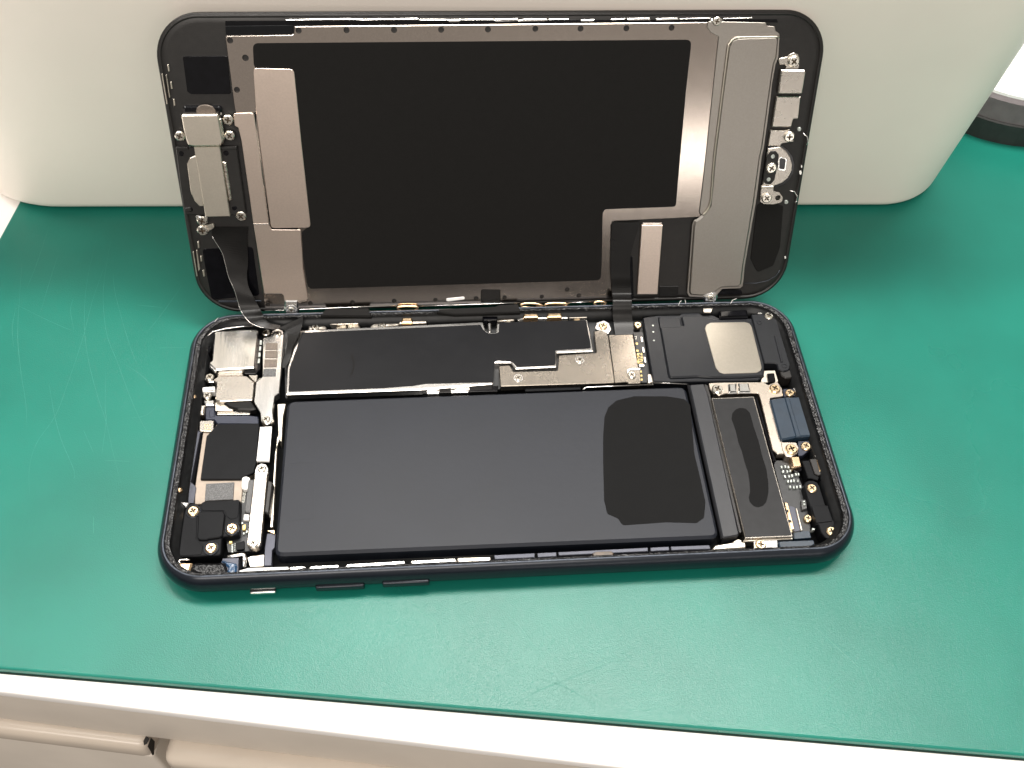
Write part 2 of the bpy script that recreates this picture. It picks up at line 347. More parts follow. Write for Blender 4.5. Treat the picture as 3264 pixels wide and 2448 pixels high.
vs = []; fs = []
for s in ('X1900,2250 1800,2190 1710,2160', 'X1640,2250 1720,2200 1900,2130 1990,2100', 'X1020,2135 1080,2080 1130,2010', 'X2620,2215 2680,2160', 'X2830,2160 2900,2260 2970,2370', 'X900,1960 980,2010 1070,2060', 'X1250,2120 1290,2160'):
    hair(px(s), 0.07)
for i in range(130):
    p = (random.gauss(1700, 420), random.gauss(2190, 60)); c = onmat(p); k0 = len(vs); r = random.uniform(0.06, 0.17)
    if c.y < 1.2: continue
    vs.extend([(c.x + r * math.cos(a * 1.047), c.y + r * math.sin(a * 1.047), 2.010) for a in range(6)]); fs.append(tuple(range(k0, k0 + 6)))
sc = from_data('dents', vs, fs, 'mat_pit', mato); sc['kind'] = 'stuff'

# ================================================================== BACKGROUND THINGS
def bin_plan():                          # footprint: front edge y = 71.6 - 0.0235 x, rounded corners
    f = lambda x: 71.6 - 0.0235 * x
    o = []
    for cx, r, a0, a1 in ((-108, 28, 180, 270), (105, 20, 270, 360)):
        cy = f(cx) + r
        o += [(cx + r * math.cos(math.radians(a0 + (a1 - a0) * k / 16)), cy + r * math.sin(math.radians(a0 + (a1 - a0) * k / 16))) for k in range(17)]
    for cx, cy, r, a0 in ((105, 190, 20, 0), (-108, 190, 28, 90)):
        o += [(cx + r * math.cos(math.radians(a0 + 90 * k / 10)), cy + r * math.sin(math.radians(a0 + 90 * k / 10))) for k in range(11)]
    return o
P = bin_plan(); vs = []; fs = []; N = len(P)
lv = [(3 - 3 * math.sin(k * math.pi / 12), 3 - 3 * math.cos(k * math.pi / 12)) for k in range(7)] + [(0, 25), (0, 50)] + [(4 - 4 * math.cos(k * math.pi / 12), 70 + 4 * math.sin(k * math.pi / 12)) for k in range(7)]
for ins, z in lv:
    for x, y in inset(P, ins): vs.append((x, y - 0.155 * z * max(0.0, (210 - y) / 138), z + 0.02))
K = len(lv)
for k in range(K - 1):
    for i in range(N): fs.append((k * N + i, k * N + (i + 1) % N, (k + 1) * N + (i + 1) % N, (k + 1) * N + i))
fs.append(tuple(range(N))[::-1]); fs.append(tuple(range((K - 1) * N, K * N)))
tag(from_data('plastic_bin', vs, fs, 'bin_white', None, True), 'large off-white plastic bin standing behind the phone, propping up its display', 'bin')

dev = tag(empty('desk_device', (198, 168, 0)), 'low flat appliance with white top, grey side and black foot, behind the bin corner', 'appliance')
z1 = ony((3264, 407), 93.5).z; z2 = ony((3264, 334), 94.5).z
sweep('foot', [(0.0, 0.02), (0.0, z1 - 0.4), (0.4, z1)], 140, 150, 30, 'device_black', dev, True, True, smooth=False)
sweep('base', [(0.6, z1), (0.9, z2 - 1.0), (1.9, z2)], 140, 150, 30, 'device_grey', dev, True, True, smooth=False)
sweep('top_plate', [(1.9, z2), (2.0, z2 + 0.8), (2.8, z2 + 1.2)], 140, 150, 30, 'device_white', dev, True, True, smooth=False)

# ================================================================== PHONE BODY
ph = tag(empty('phone_body'), 'black open phone housing lying on the mat, battery and circuit parts exposed', 'phone')
W0, H0, R0 = 138.4, 67.3, 9.84
arc = [(3.65 - 3.65 * math.cos(math.radians(a)), 3.65 + 3.65 * math.sin(math.radians(a))) for a in range(-90, 51, 7)]
hs = sweep('housing', [(12, 0.02), (5, 0.02)] + arc + [(1.36, 6.47)], W0, H0, R0, 'anod_black', ph, True, False, n=24, m=60)
sweep('rim', [(1.36, 6.47), (1.42, 6.53), (1.68, 6.53), (1.74, 6.47), (1.78, 6.0)], W0, H0, R0, 'rim_edge', hs, n=24, m=60)
sweep('adhesive', [(1.76, 6.22), (1.87, 6.32), (1.99, 6.26), (2.11, 6.31), (2.23, 6.22), (2.30, 5.8)], W0, H0, R0, 'adhesive', hs, n=40, m=420, my=210, jit=0.08, smooth=False, sx=2.1)
sweep('inner_wall', [(2.28, 6.1), (2.4, 5.0), (2.9, 4.9), (3.0, 1.3)], W0, H0, R0, 'cavity', hs, n=20, m=40, sx=2.1)
for nm_, mt_, cnt_, rr_ in (('glue_crumbs', 'adhesive', 900, 0.13), ('glint_specks', 'component', 260, 0.07)):  # the pale specks are added as glints on the adhesive
    vsg = []; fsg = []
    for i in range(cnt_):
        loop_ = rrect(W0, H0, R0, random.uniform(1.8, 2.25), n=30, m=160, my=80, sx=2.1); c = random.choice(loop_); r = random.uniform(0.4, 1) * rr_; k0 = len(vsg); a0 = random.random() * 6
        for j in range(3): vsg.append((c[0] + r * math.cos(a0 + j * 2.1), c[1] + r * math.sin(a0 + j * 2.1), 6.2))
        vsg.append((c[0] + random.uniform(-.04, .04), c[1] + random.uniform(-.04, .04), 6.3 + r * random.uniform(0.4, 1.2))); fsg += [(k0, k0 + 1, k0 + 3), (k0 + 1, k0 + 2, k0 + 3), (k0 + 2, k0, k0 + 3)]
    g = from_data(nm_, vsg, fsg, mt_, hs); g['kind'] = 'stuff'
sweep('floor', [(2.5, 1.2), (2.5, 1.3)], W0, H0, R0, 'cavity', ph, True, True)
def bp(name, s, z0, z1, mt, parent=None, **k): return prism(name, B2(s, z1), z0, z1, mt, parent or ph, **k)

# battery
bat = bp('battery', 'F1215,985 H790,775 M1462,185 G1195,1245', 1.4, 5.0, 'battery_wrap', r=1.7, b=0.55)
bat.data.polygons.foreach_set('use_smooth', [False] * len(bat.data.polygons))
bp('wrap_flap', 'D630,918 684,912 681,998 627,1001', 4.99, 5.02, 'battery_wrap', bat, r=0.05, b=0.0)
bp('wrap_flap', 'D626,1010 681,1004 679,1120 620,1126', 4.99, 5.018, 'battery_wrap', bat, r=0.05, b=0.0)
bp('redaction_patch', 'D1306,900 1314,880 1332,865 1370,856 1440,856 1478,862 1491,875 1493,900 1500,980 1512,1030 1524,1085 1521,1118 1505,1130 1440,1128 1385,1132 1345,1135 1335,1120 1312,1110 1305,1080 1303,1000 1303,940', 4.98, 5.04, 'patch_charcoal', bat, r=0.8, b=0.0)  # added patch standing in for blanked-out print, no part of the battery
bp('edge_strip', 'H822,762 950,752 985,830 I430,1240 425,1262 285,1285', 1.4, 4.3, 'battery_strip', bat, r=0.4, b=0.25)
bp('edge_seam', 'H800,760 822,760 I288,1290 268,1292', 1.4, 4.0, 'gloss_black', bat, r=0.1, b=0.05)
bp('pull_tab_strip', 'H950,752 985,770 I195,90 455,1235 430,1240', 1.4, 3.6, 'frame_black', ph, r=0.2)

bp('tray_edge', 'F1108,1022 1200,1016 1168,1160 1150,1500 G1230,0 1200,560 1192,760 1180,960 1150,960 1175,600 1200,200 F1120,1400', 1.5, 2.6, 'satin_plate', ph, r=0.2)
# logic board
board = bp('logic_board', 'F1180,240 H640,150 H480,745 F1190,960', 1.35, 2.6, 'pcb_black', r=0.4)
can = bp('shield_can', 'J98,1128 112,860 238,482 1510,425 2085,396 2100,450 K310,485 345,505 412,503 420,412 1335,372 1400,692 1020,708 1025,850 612,870 565,806 390,806 385,1022 J1470,1078', 2.6, 4.5, 'bright_steel', board, r=0.25, b=0.22)
bp('shield_film', 'J125,1100 135,870 262,505 1500,452 2060,425 2082,470 K320,505 350,515 425,510 442,498 446,402 1325,380 1372,662 1015,682 1012,835 625,850 580,800 430,780 400,800 385,1005 J1900,1010 1500,1020 1380,1040 1100,1062', 4.4, 4.62, 'board_film', can, r=0.3, b=0.05)
bp('scuff', 'J752,728 768,724 790,800 788,860 770,920 735,965 755,915 774,860 772,800', 4.6, 4.632, 'film_black', can, r=0.05, b=0.0)
ct = bp('connector_cover', 'K445,842 555,835 588,902 1035,888 1048,736 1428,708 1402,492 1470,482 1530,512 1545,545 1610,1010 460,1046', 2.6, 4.25, 'cover_steel', board, r=0.3, b=0.1)
ct2 = bp('connector_cover', 'K1548,528 1792,524 1850,868 1868,870 1872,1014 1745,1018 1740,1000 1612,1012', 2.6, 4.38, 'cover_steel', board, r=0.25, b=0.1)
wa = bp('screw_washer', 'K1408,466 1432,405 1500,384 1558,412 1574,475 1548,522 1480,488', 2.6, 4.1, 'bright_steel', board, r=0.5)
screw('g', wa, 'K1492,440', 4.2, 44)
for q in ('K638,962', 'K1258,780'):
    c = onz(px(q)[0], 4.3); prism('screw_seat', disc(c, 1.15), 4.0, 4.3, 'bright_steel', ct, r=0, b=0.1); screw('s', ct, q, 4.35, 36)
screw('s', ct2, 'K1782,936', 4.5, 42); screw('g', board, 'K1842,432', 4.0, 38)
bp('ground_clip', 'K1730,880 1760,862 1868,858 1872,880 1765,885 1735,930', 4.3, 4.55, 'bright_steel', ct2, r=0.2)
pcb = bp('circuit_strip', 'K1795,500 1900,500 1965,1010 1875,1010', 2.6, 3.2, 'pcb_black', board, r=0.2)
c = onz(px('K1868,768')[0], 3.25); text('board_print', '1022', 1.75, (c.x, c.y, 3.22), (0, 0, 1.50), 'print_gold', pcb)
c = onz(px('K1825,560')[0], 3.25); text('board_print', '7', 1.5, (c.x, c.y, 3.22), (0, 0, 0.1), 'print_white', pcb)
for q in ('K1832,618', 'K1845,800', 'K1838,690', 'K1842,730', 'K1876,940', 'K1878,980', 'K1870,900'):
    c = onz(px(q)[0], 3.25); box('solder_pad', (c.x, c.y, 3.25), (0.5, 0.5, 0.15), 'print_gold', pcb)
for q in ('K1880,585', 'K1896,690', 'K1912,790'):
    c = onz(px(q)[0], 3.25); box('shield_fence', (c.x, c.y, 3.4), (0.35, 1.5, 0.5), 'bright_steel', pcb)
bp('fence_clip', 'K1940,925 1975,925 2000,1005 1945,1020', 2.6, 3.8, 'satin_plate', board, r=0.15)
bp('fence_clip', 'K1850,825 1910,822 1912,848 1855,848', 2.6, 3.8, 'bright_steel', board, r=0.3)
# underside row between board and battery
bp('board_edge', 'J1505,1072 K440,1040 K430,1095 J1470,1115', 1.4, 3.4, 'gloss_black', board, r=0.1)
for s in ('J1510,1095 1650,1092 1640,1118 1525,1120', 'J1755,1085 1950,1078 1935,1105 1765,1110', 'J1580,1070 1650,1066 1650,1080 1580,1085', 'J1800,1062 1950,1055 1950,1075 1800,1080'):
    bp('edge_contact', s, 3.0, 3.6, 'bright_steel', board, r=0.08)
bp('ribbon_stub', 'K705,1050 1262,1030 1268,1080 710,1100', 1.4, 3.2, 'cover_black', board, r=0.1)
tube('board_rail', [(*onz(p, 4.2)[:2], 4.2) for p in px('K1290,1078 1320,1058 1500,1050 2000,1030 H480,748 800,760')], 0.16, 'bright_steel', board)
# far row of clips and antenna contacts
for s, z, m_ in (('J320,420 460,415 510,455 500,470 330,475', 3.6, 'wall_metal'), ('J520,420 640,380 810,378 850,405 820,415 650,418', 4.2, 'wall_metal'), ('J720,425 830,420 850,455 720,458', 3.5, 'wall_metal'), ('J600,455 700,425 710,460 610,470', 3.3, 'wall_metal'),
                 ('J950,440 1010,400 1240,398 1235,425 1120,440 960,462', 3.8, 'wall_metal'), ('J1240,395 1515,385 1515,405 1240,415', 4.6, 'wall_metal'), ('K415,362 600,352 600,378 450,390 415,400', 4.4, 'wall_metal'),
                 ('K625,368 700,348 1130,342 1145,358 700,364 640,382', 4.5, 'bright_steel'), ('K1145,330 1340,325 1330,352 1150,355', 4.2, 'bracket_steel'), ('K1200,362 1260,358 1262,378 1200,382', 4.0, 'screw_gold')):
    bp('antenna_contact', s, 2.0, z, m_, r=0.15, b=0.15)
for s in ('J1265,352 1372,350 1375,400 1262,402', 'K690,312 840,308 842,345 690,348', 'K928,305 1076,302 1078,342 928,345'):
    bp('spring_clip', s, 3.0, 5.3, 'gold_clip', r=0.2, b=0.35)
for q in ('J395,455', 'J1065,435', 'K535,385'): screw('s', ph, q, 3.7, 40)
bp('ground_pin', 'J2130,412 2150,402 2168,412 2162,498 2142,500', 2.6, 4.4, 'bright_steel', board, r=0.3, b=0.2)
bp('pin_guard', 'K275,345 430,345 430,378 290,380', 3.0, 5.2, 'gloss_black', board, r=0.2)
for s in ('J445,335 500,262 935,256 962,340', 'J1620,300 1640,268 2212,240 K440,225 640,215 660,300 0,320'):
    bp('rim_foam', s, 5.6, 6.6, 'film_black', hs, r=0.15, b=0.2)
# camera corner
cm = bp('camera_module', 'F448,252 905,228 868,636 456,658 382,585 418,562', 1.5, 5.7, 'brushed_steel', r=0.5, b=0.22)
bp('camera_flange', 'F388,580 430,570 462,650 450,690 385,625', 1.5, 4.9, 'bright_steel', cm, r=0.2, b=0.3)
bp('camera_socket', 'F905,330 950,325 925,650 880,700 760,700 750,660 868,640', 1.5, 4.3, 'gloss_black', cm, r=0.15)
for i in range(4):
    a = 345 + i * 65; bp('socket_pin', f'F{925 - i*7},{a} {945 - i*7},{a} {942 - i*7},{a+45} {920 - i*7},{a+45}', 4.2, 4.5, 'component', cm, r=0.05, b=0.03)
cb = bp('flex_cover', 'F955,325 1040,300 1055,245 1110,222 1165,245 1177,290 1145,712 1127,900 1082,932 1058,1100 1066,1180 1040,1222 988,1236 938,1205 928,1122 925,1105 862,1000 882,790 950,735', 2.6, 4.55, 'brushed_steel', r=0.45, b=0.12)
cl = bp('camera_cover', 'F466,736 475,728 750,722 782,722 868,792 850,978 500,994 452,978 466,792 440,782 438,755', 2.6, 4.75, 'bracket_steel', r=0.35, b=0.18)
bp('cover_lip', 'F470,690 745,682 752,722 472,732', 2.6, 4.3, 'bracket_steel', cl, r=0.15, b=0.3)
bp('cover_step', 'F800,715 900,715 890,770 940,735 885,782 870,790', 2.6, 4.35, 'bracket_steel', cl, r=0.1)
for i, s in enumerate(('F988,376 1112,374 1110,440 982,442', 'F982,456 1112,454 1108,530 976,532', 'F974,548 1106,546 1102,625 966,630', 'F962,648 1096,644 1090,724 955,726')):
    bp('foam_pad', s, 4.5, 4.72, 'brown_pad' if i < 3 else 'grey_mesh', cb, r=0.12, b=0.06)
screw('s', ph, 'F990,268', 4.0, 44); screw('s', cb, 'F1110,282', 4.6, 40); screw('s', cb, 'F988,1186', 4.6, 44); screw('s', cl, 'F394,740', 4.3, 46); screw('s', cl, 'F368,935', 4.3, 46)
bp('screw_tab', 'F345,720 440,770 440,790 380,790 340,760', 2.5, 4.1, 'bright_steel', cl, r=0.3)
bp('ground_spring', 'F300,838 445,828 445,882 300,888 240,868', 2.5, 4.4, 'label_white', r=0.12, b=0.3)
bp('hinge_tab', 'F325,985 440,975 440,1030 350,1032', 2.5, 3.9, 'bright_steel', r=0.15, b=0.2)
bp('side_post', 'F300,1030 345,1030 330,1130 285,1130', 2.0, 3.8, 'satin_plate', r=0.3, b=0.25)
bp('flex_fold', 'F515,992 832,984 892,1072 830,1080 690,1074 590,1050', 2.4, 4.2, 'flex_dark', r=0.6, b=0.3)
bp('sensor_plate', 'F450,1005 560,1000 640,1060 640,1095 450,1090', 2.2, 3.6, 'satin_plate', r=0.2)
bp('sensor_plate', 'F470,1105 640,1095 820,1098 820,1130 470,1132', 2.0, 3.2, 'bracket_steel', r=0.15)
bf = bp('blue_chassis', 'F345,1062 370,1045 448,1050 460,1140 800,1138 905,1150 915,1235 470,1230 440,1190 345,1190', 1.6, 3.0, 'blue_frame', r=0.4, b=0.2)
bp('blue_inset', 'F385,1075 440,1070 448,1150 390,1165', 2.9, 3.15, 'blue_frame', bf, r=0.4, b=0.1)
bp('side_wall_strip', 'F275,1310 325,1310 G440,0 345,500 330,480 G400,0 415,-60', 1.6, 3.6, 'lilac_panel', r=0.1)
tan = bp('heat_plate', 'F325,1310 440,1305 460,1240 915,1235 885,1640 G960,420 880,470 858,700 385,725 390,540', 1.5, 3.3, 'tan_film', r=0.3, b=0.1)
gt = bp('ground_tab', 'F288,1196 440,1194 432,1312 280,1306', 2.0, 3.9, 'bracket_steel', tan, r=0.35, b=0.12)
for i in range(9):
    c = onz(px(f'F{345 + (i % 3) * 27},{1240 + (i // 3) * 27}')[0], 3.93); prism('tab_dot', disc(c, 0.22, 10), 3.8, 3.96, 'screw_gold', gt, r=0, b=0.04)
bp('graphite_sheet', 'F475,1234 918,1224 885,1640 G985,400 900,440 868,450 858,468 442,470 505,30', 3.2, 3.9, 'cover_black', tan, r=0.2, b=0.12)
bp('mesh_patch', 'G500,516 786,500 776,676 486,690', 3.2, 3.55, 'grey_mesh', tan, r=0.1, b=0.05)
bp('side_rail', 'G335,490 385,530 400,560 375,715 315,712', 1.6, 3.5, 'lilac_panel', r=0.2)
lb = bp('white_label', 'F926,1264 1050,1258 1022,1626 888,1624', 3.6, 4.1, 'label_white', r=0.08, b=0.03)
c = onz(px('F975,1470')[0], 4.13)
bb = bp('battery_clamp', 'G1000,372 1022,326 1065,308 1110,322 1132,356 1126,432 1058,1118 1040,1155 1000,1176 950,1172 918,1140 914,1100 990,432', 3.2, 4.7, 'bracket_steel', r=0.3, b=0.16)
prism('clamp_step', B2('G1000,372 1022,326 1065,308 1110,322 1132,356 1127,424 994,424', 4.76), 4.6, 4.76, 'bright_steel', bb, r=0.4, b=0.08)
screw('s', bb, 'G1068,366', 4.85, 44); screw('s', bb, 'G984,1122', 4.8, 52)
bp('connector_socket', 'G930,480 988,470 950,810 896,800', 1.6, 4.2, 'grey_mesh', r=0.15)
bp('flex_block', 'G1125,472 1182,500 1140,832 1088,802', 1.6, 4.5, 'frame_black', r=0.4, b=0.25)
sb = bp('side_board', 'G870,480 925,470 905,800 1085,830 1070,1140 1010,1200 720,1215 700,1060 850,1040', 1.5, 2.9, 'pcb_black', r=0.3)
bp('shield_capsule', 'G865,452 905,434 948,455 930,575 862,566', 2.5, 4.0, 'label_white', sb, r=0.7, b=0.2)
c = onz(px('G886,640')[0], 2.95); text('board_print', '820-028', 0.95, (c.x, c.y, 2.93), (0, 0, 1.5), 'print_white', sb)
for s, m_ in (('G885,828 940,826 935,886 880,886', 'label_white'), ('G870,935 905,930 902,980 868,985', 'print_gold'), ('G735,1100 765,1098 764,1120 734,1122', 'print_gold'), ('G860,905 880,905 878,925 858,925', 'component'), ('G905,990 925,990 922,1015 902,1015', 'component'),
              ('G875,1010 895,1010 893,1030 873,1030', 'component'), ('G800,1118 888,1095 890,1180 806,1190', 'cover_black')):
    bp('chip', s, 2.8, 3.5, m_, sb, r=0.08, b=0.06)
for i in range(5):
    bp('solder_bead', f'G{758},{1125 + i*19} {776},{1124 + i*19} {776},{1138 + i*19} {757},{1139 + i*19}', 2.8, 3.15, 'component', sb, r=0.1, b=0.05)
    bp('solder_bead', f'G{788},{1118 + i*19} {800},{1117 + i*19} {799},{1130 + i*19} {787},{1131 + i*19}', 2.8, 3.1, 'component', sb, r=0.1, b=0.05)
# vibration / speaker bracket at the lower left
vb = bp('corner_cover', 'G278,812 300,745 335,718 385,716 440,742 458,706 490,692 832,676 846,692 835,1032 690,1052 662,1060 650,1240 236,1262 218,1232', 1.6, 4.7, 'cover_black', r=0.5, b=0.16)
bp('raised_block', 'G420,806 440,797 672,794 692,826 668,1042 640,1060 530,1074 505,1086 430,1084 410,1066', 4.6, 5.25, 'cover_black', vb, r=0.35, b=0.18)
bp('cover_film', 'G456,718 492,700 832,684 838,700 824,862 750,878 712,850 690,790 456,790', 4.65, 4.82, 'cover_black', vb, r=0.5, b=0.06)
bp('cover_film', 'G276,848 408,848 398,1080 470,1150 450,1236 232,1248 226,1232', 4.65, 4.82, 'cover_black', vb, r=0.4, b=0.06)
for q, r_, rw in (('G372,798', 58, 76), ('G765,974', 58, 76), ('G552,1172', 58, 78)):
    c = onz(px(q)[0], 4.9); e = onz((px(q)[0][0] + rw / 3.19, px(q)[0][1]), 4.9); rad = (e - c).length
    prism('screw_well', disc(c, rad, 28), 4.5, 4.95, 'anod_black', vb, r=0, b=0.1, holes=[disc(c, rad * 0.86, 28)], hole_z=4.60)
    screw('g', vb, q, 4.86, r_)
bp('metal_sliver', 'G240,702 332,705 295,758 262,730', 4.2, 5.1, 'bright_steel', r=0.1, b=0.15)
gb = bp('glue_bed', 'O180,520 860,515 910,620 920,740 850,800 620,815 420,800 250,690', 1.4, 4.9, 'adhesive', r=0.5, b=0.5)
bp('brass_contact', 'O50,540 120,510 295,515 250,650 180,705 90,640', 3.0, 5.4, 'gold_clip', r=0.2, b=0.3)
tube('wire_hook', [(*onz(p, 5.2)[:2], 5.2) for p in px('O90,530 55,505 65,475 110,462 180,462 250,468')], 0.17, 'bright_steel', ph)
vsg = []; fsg = []
for i in range(330):
    q = random.choice((('O', random.uniform(270, 880), random.uniform(520, 800)),)); c = onz((560 + q[1] / 5.53, 1700 + q[2] / 5.53), 4.95); r = random.uniform(0.06, 0.2); k0 = len(vsg); a0 = random.random() * 6
    for j in range(3): vsg.append((c.x + r * math.cos(a0 + j * 2.1), c.y + r * math.sin(a0 + j * 2.1), 4.88 + random.uniform(0, 0.05)))
    vsg.append((c.x, c.y, 4.95 + r * random.uniform(0.3, 0.9))); fsg += [(k0, k0 + 1, k0 + 3), (k0 + 1, k0 + 2, k0 + 3), (k0 + 2, k0, k0 + 3)]
g = from_data('glue_crumbs', vsg, fsg, 'adhesive', gb); g['kind'] = 'stuff'
bl = bp('blue_shim', 'O830,440 1110,430 1105,770 1050,770 920,700 800,510', 1.5, 4.4, 'lilac_panel', r=0.1)
bp('blue_sealant', 'O800,490 835,462 900,490 1060,520 1076,560 1060,730 960,735 905,680 930,590 860,540', 4.3, 5.0, 'blue_glue', bl, r=0.3, b=0.3)
tube('wire_bracket', [(*onz(p, 4.2)[:2], 4.2) for p in px('O915,415 1030,400 1170,375 1210,385 1215,430 1205,590')], 0.42, 'bright_steel', ph)
bp('cream_pad', 'O1260,430 1330,400 1560,370 1550,580 1310,595', 1.5, 2.6, 'satin_plate', r=0.1)
bp('flex_strip', 'O1610,0 1765,0 1745,250 1700,300 1690,570 1555,570 1570,250', 1.5, 3.0, 'lilac_panel', r=0.2)
bp('brass_shim', 'G1120,990 1195,985 1200,1030 1130,1000', 1.5, 3.4, 'gold_clip', r=0.1)
# metal strips along the near wall
for s, m_ in (('L575,372 640,352 925,343 935,378 810,398 580,414', 'label_white'), ('L930,345 1030,338 1060,352 1000,368 940,372', 'bright_steel'), ('L1072,345 1100,337 1285,329 1285,356 1075,370', 'bright_steel'), ('L1330,326 1750,300 1752,330 1338,354', 'bright_steel'),
              ('L1788,300 2105,284 2115,312 1800,330', 'bright_steel'), ('M92,290 268,284 272,310 105,326', 'satin_plate'), ('M1420,252 1440,226 1560,205 1600,210 1600,240', 'satin_plate')):
    bp('wall_bracket', s, 1.5, 4.3, m_, r=0.25, b=0.22)
for s in ('M285,277 500,266 500,290 292,300', 'M512,266 612,261 614,284 514,290', 'M620,261 1090,237 1092,258 625,280', 'M1102,237 1200,232 1203,253 1104,258', 'M1208,232 1412,224 1418,246 1212,253'):
    bp('wall_panel', s, 1.5, 4.2, 'lilac_panel', r=0.15, b=0.12)
bp('glue_spot', 'M800,268 820,258 900,256 912,270 905,284 805,286', 4.1, 4.5, 'brown_glue', r=0.3, b=0.15)
for i in range(9):
    x = 300 + i * 140; y = 304 - i * 5.4; bp('weld_tab', f'M{x},{y} {x+85},{y-4} {x+82},{y+5} {x+2},{y+8}', 4.2, 5.2, 'bright_steel', r=0.1, b=0.08)
for q in ('L1080,378', 'L1180,374', 'L1385,366', 'L1650,350', 'L1850,338'):
    c = onz(px(q)[0], 5.3); prism('rivet', disc(c, 0.55, 14, 0.5), 4.2, 5.4, 'bright_steel', ph, r=0, b=0.12)
# loudspeaker
sp = bp('loudspeaker', 'H412,172 540,152 742,150 750,128 900,124 940,152 1030,150 1090,178 1372,178 1482,570 1482,690 1430,722 690,735 505,732 488,640', 1.6, 4.5, 'speaker_black', r=0.4, b=0.2)
bp('speaker_cover', 'H548,162 740,160 756,242 770,240 748,158 935,156 1080,188 1366,192 1480,684 1300,694 1010,697 900,690 660,700 640,680', 4.4, 5.1, 'speaker_black', sp, r=0.5, b=0.3)
bp('speaker_plate', 'H958,268 972,235 1010,216 1310,210 1352,222 1374,252 1462,612 1452,640 1418,658 1130,667 1085,652 1052,612', 5.0, 5.22, 'speaker_steel', sp, r=0.5, b=0.08)
bp('cover_label', 'H556,180 735,172 745,255 566,262', 5.05, 5.14, 'speaker_black', sp, r=0.05, b=0.02)
for q in ('H502,240', 'H505,296', 'H510,372'):
    c = onz(px(q)[0], 4.6); prism('print_mark', disc(c, 0.22, 8), 4.45, 4.56, 'component', sp, r=0, b=0.02)
tm = bp('antenna_module', 'H1366,142 1500,140 1590,185 1712,585 1700,635 1650,645 1605,625 1592,575 1482,572', 1.6, 5.0, 'speaker_black', r=0.5, b=0.2)
bp('module_ridge', 'H1570,330 1588,326 1650,560 1630,565', 4.9, 5.2, 'speaker_black', tm, r=0.1, b=0.1)
for q in ('H1438,216', 'H1660,598'):
    c = onz(px(q)[0], 5.0); prism('molded_ring', disc(c, 0.62, 20), 4.9, 5.1, 'speaker_black', tm, r=0, b=0.05, holes=[disc(c, 0.42, 20)], hole_z=4.92)
screw('s', tm, 'H1522,160', 5.1, 40)
bp('module_foot', 'H1612,618 1735,640 1745,680 1720,702 1670,706 1630,680', 1.6, 4.6, 'frame_black', tm, r=0.5, b=0.2)
bp('contact_leaf', 'H1420,130 1455,126 1470,138 1430,140', 4.0, 5.3, 'bright_steel', tm, r=0.1, b=0.05)
bp('foil_square', 'H945,90 1028,88 1012,126 948,124', 5.0, 5.5, 'satin_plate', r=0.1, b=0.05)
bp('gasket', 'H1085,110 1330,95 1345,165 1090,172', 3.0, 5.3, 'gloss_black', r=0.2, b=0.4)
bp('gold_rail', 'H1698,512 1718,512 1772,690 1750,692', 2.5, 4.6, 'gold_clip', r=0.1, b=0.1)
mb = bp('microphone', 'H1482,640 1578,636 1608,735 1520,772 1450,738', 1.6, 4.2, 'satin_plate', r=0.3, b=0.1)
bp('microphone_can', 'H1508,660 1572,656 1585,730 1520,738', 4.1, 4.8, 'gloss_black', mb, r=0.3, b=0.25)
# charging port and bracket
br = bp('port_bracket', 'H990,748 1150,742 1450,740 1600,738 1640,800 1648,868 1532,882 1645,1262 1662,1372 1600,1374 1556,1338 1452,905 1432,838 1150,838 1090,858 1035,838 1000,790', 2.4, 4.2, 'port_steel', r=0.4, b=0.12)
bp('bracket_bend', 'H1165,752 1240,746 1246,832 1170,836', 4.1, 4.6, 'brushed_steel', br, r=0.1, b=0.4)
bp('bracket_bend', 'H1250,746 1345,744 1370,832 1256,832', 4.1, 4.5, 'brushed_steel', br, r=0.1, b=0.35)
for q in ('H1068,806',): screw('s', br, q, 4.35, 48)
screw('g', br, 'H1575,802', 4.3, 48)
bp('screw_lug', 'I800,440 935,440 955,490 945,540 895,570 840,560 810,510', 2.4, 4.3, 'port_steel', br, r=0.4, b=0.12); screw('g', br, 'I890,505', 4.4, 52)
pt = bp('charging_port', 'I702,60 830,42 1024,36 1050,110 1112,330 1108,362 1080,382 930,396 800,422 785,380', 1.6, 4.9, 'port_blue', r=0.35, b=0.3)
bp('port_ridge', 'I832,44 872,42 975,392 935,398', 4.85, 5.15, 'port_blue', pt, r=0.1, b=0.15)
bp('port_shell', 'I1026,36 1052,58 1128,338 1098,412 1084,404 1110,345', 1.6, 4.7, 'bright_steel', pt, r=0.3, b=0.15)
pm = bp('port_mount', 'I950,430 1052,428 1070,490 990,560 950,560', 1.6, 3.6, 'blue_frame', r=0.3); screw('g', pm, 'I1018,478', 3.8, 43)
pm2 = bp('port_mount', 'H1650,800 1760,800 1770,865 1650,870', 1.6, 3.4, 'blue_frame', r=0.3); screw('g', pm2, 'H1706,838', 3.7, 38)
bp('rim_spring', 'H1738,790 1770,785 1800,830 1770,842', 2.5, 4.4, 'bright_steel', r=0.1, b=0.1); screw('s', ph, 'H1808,795', 4.0, 26)
bp('rim_spring', 'H1925,1275 1960,1265 1985,1310 1945,1315', 2.5, 4.2, 'lilac_panel', r=0.1, b=0.1); screw('s', ph, 'H1985,1345', 4.0, 24)
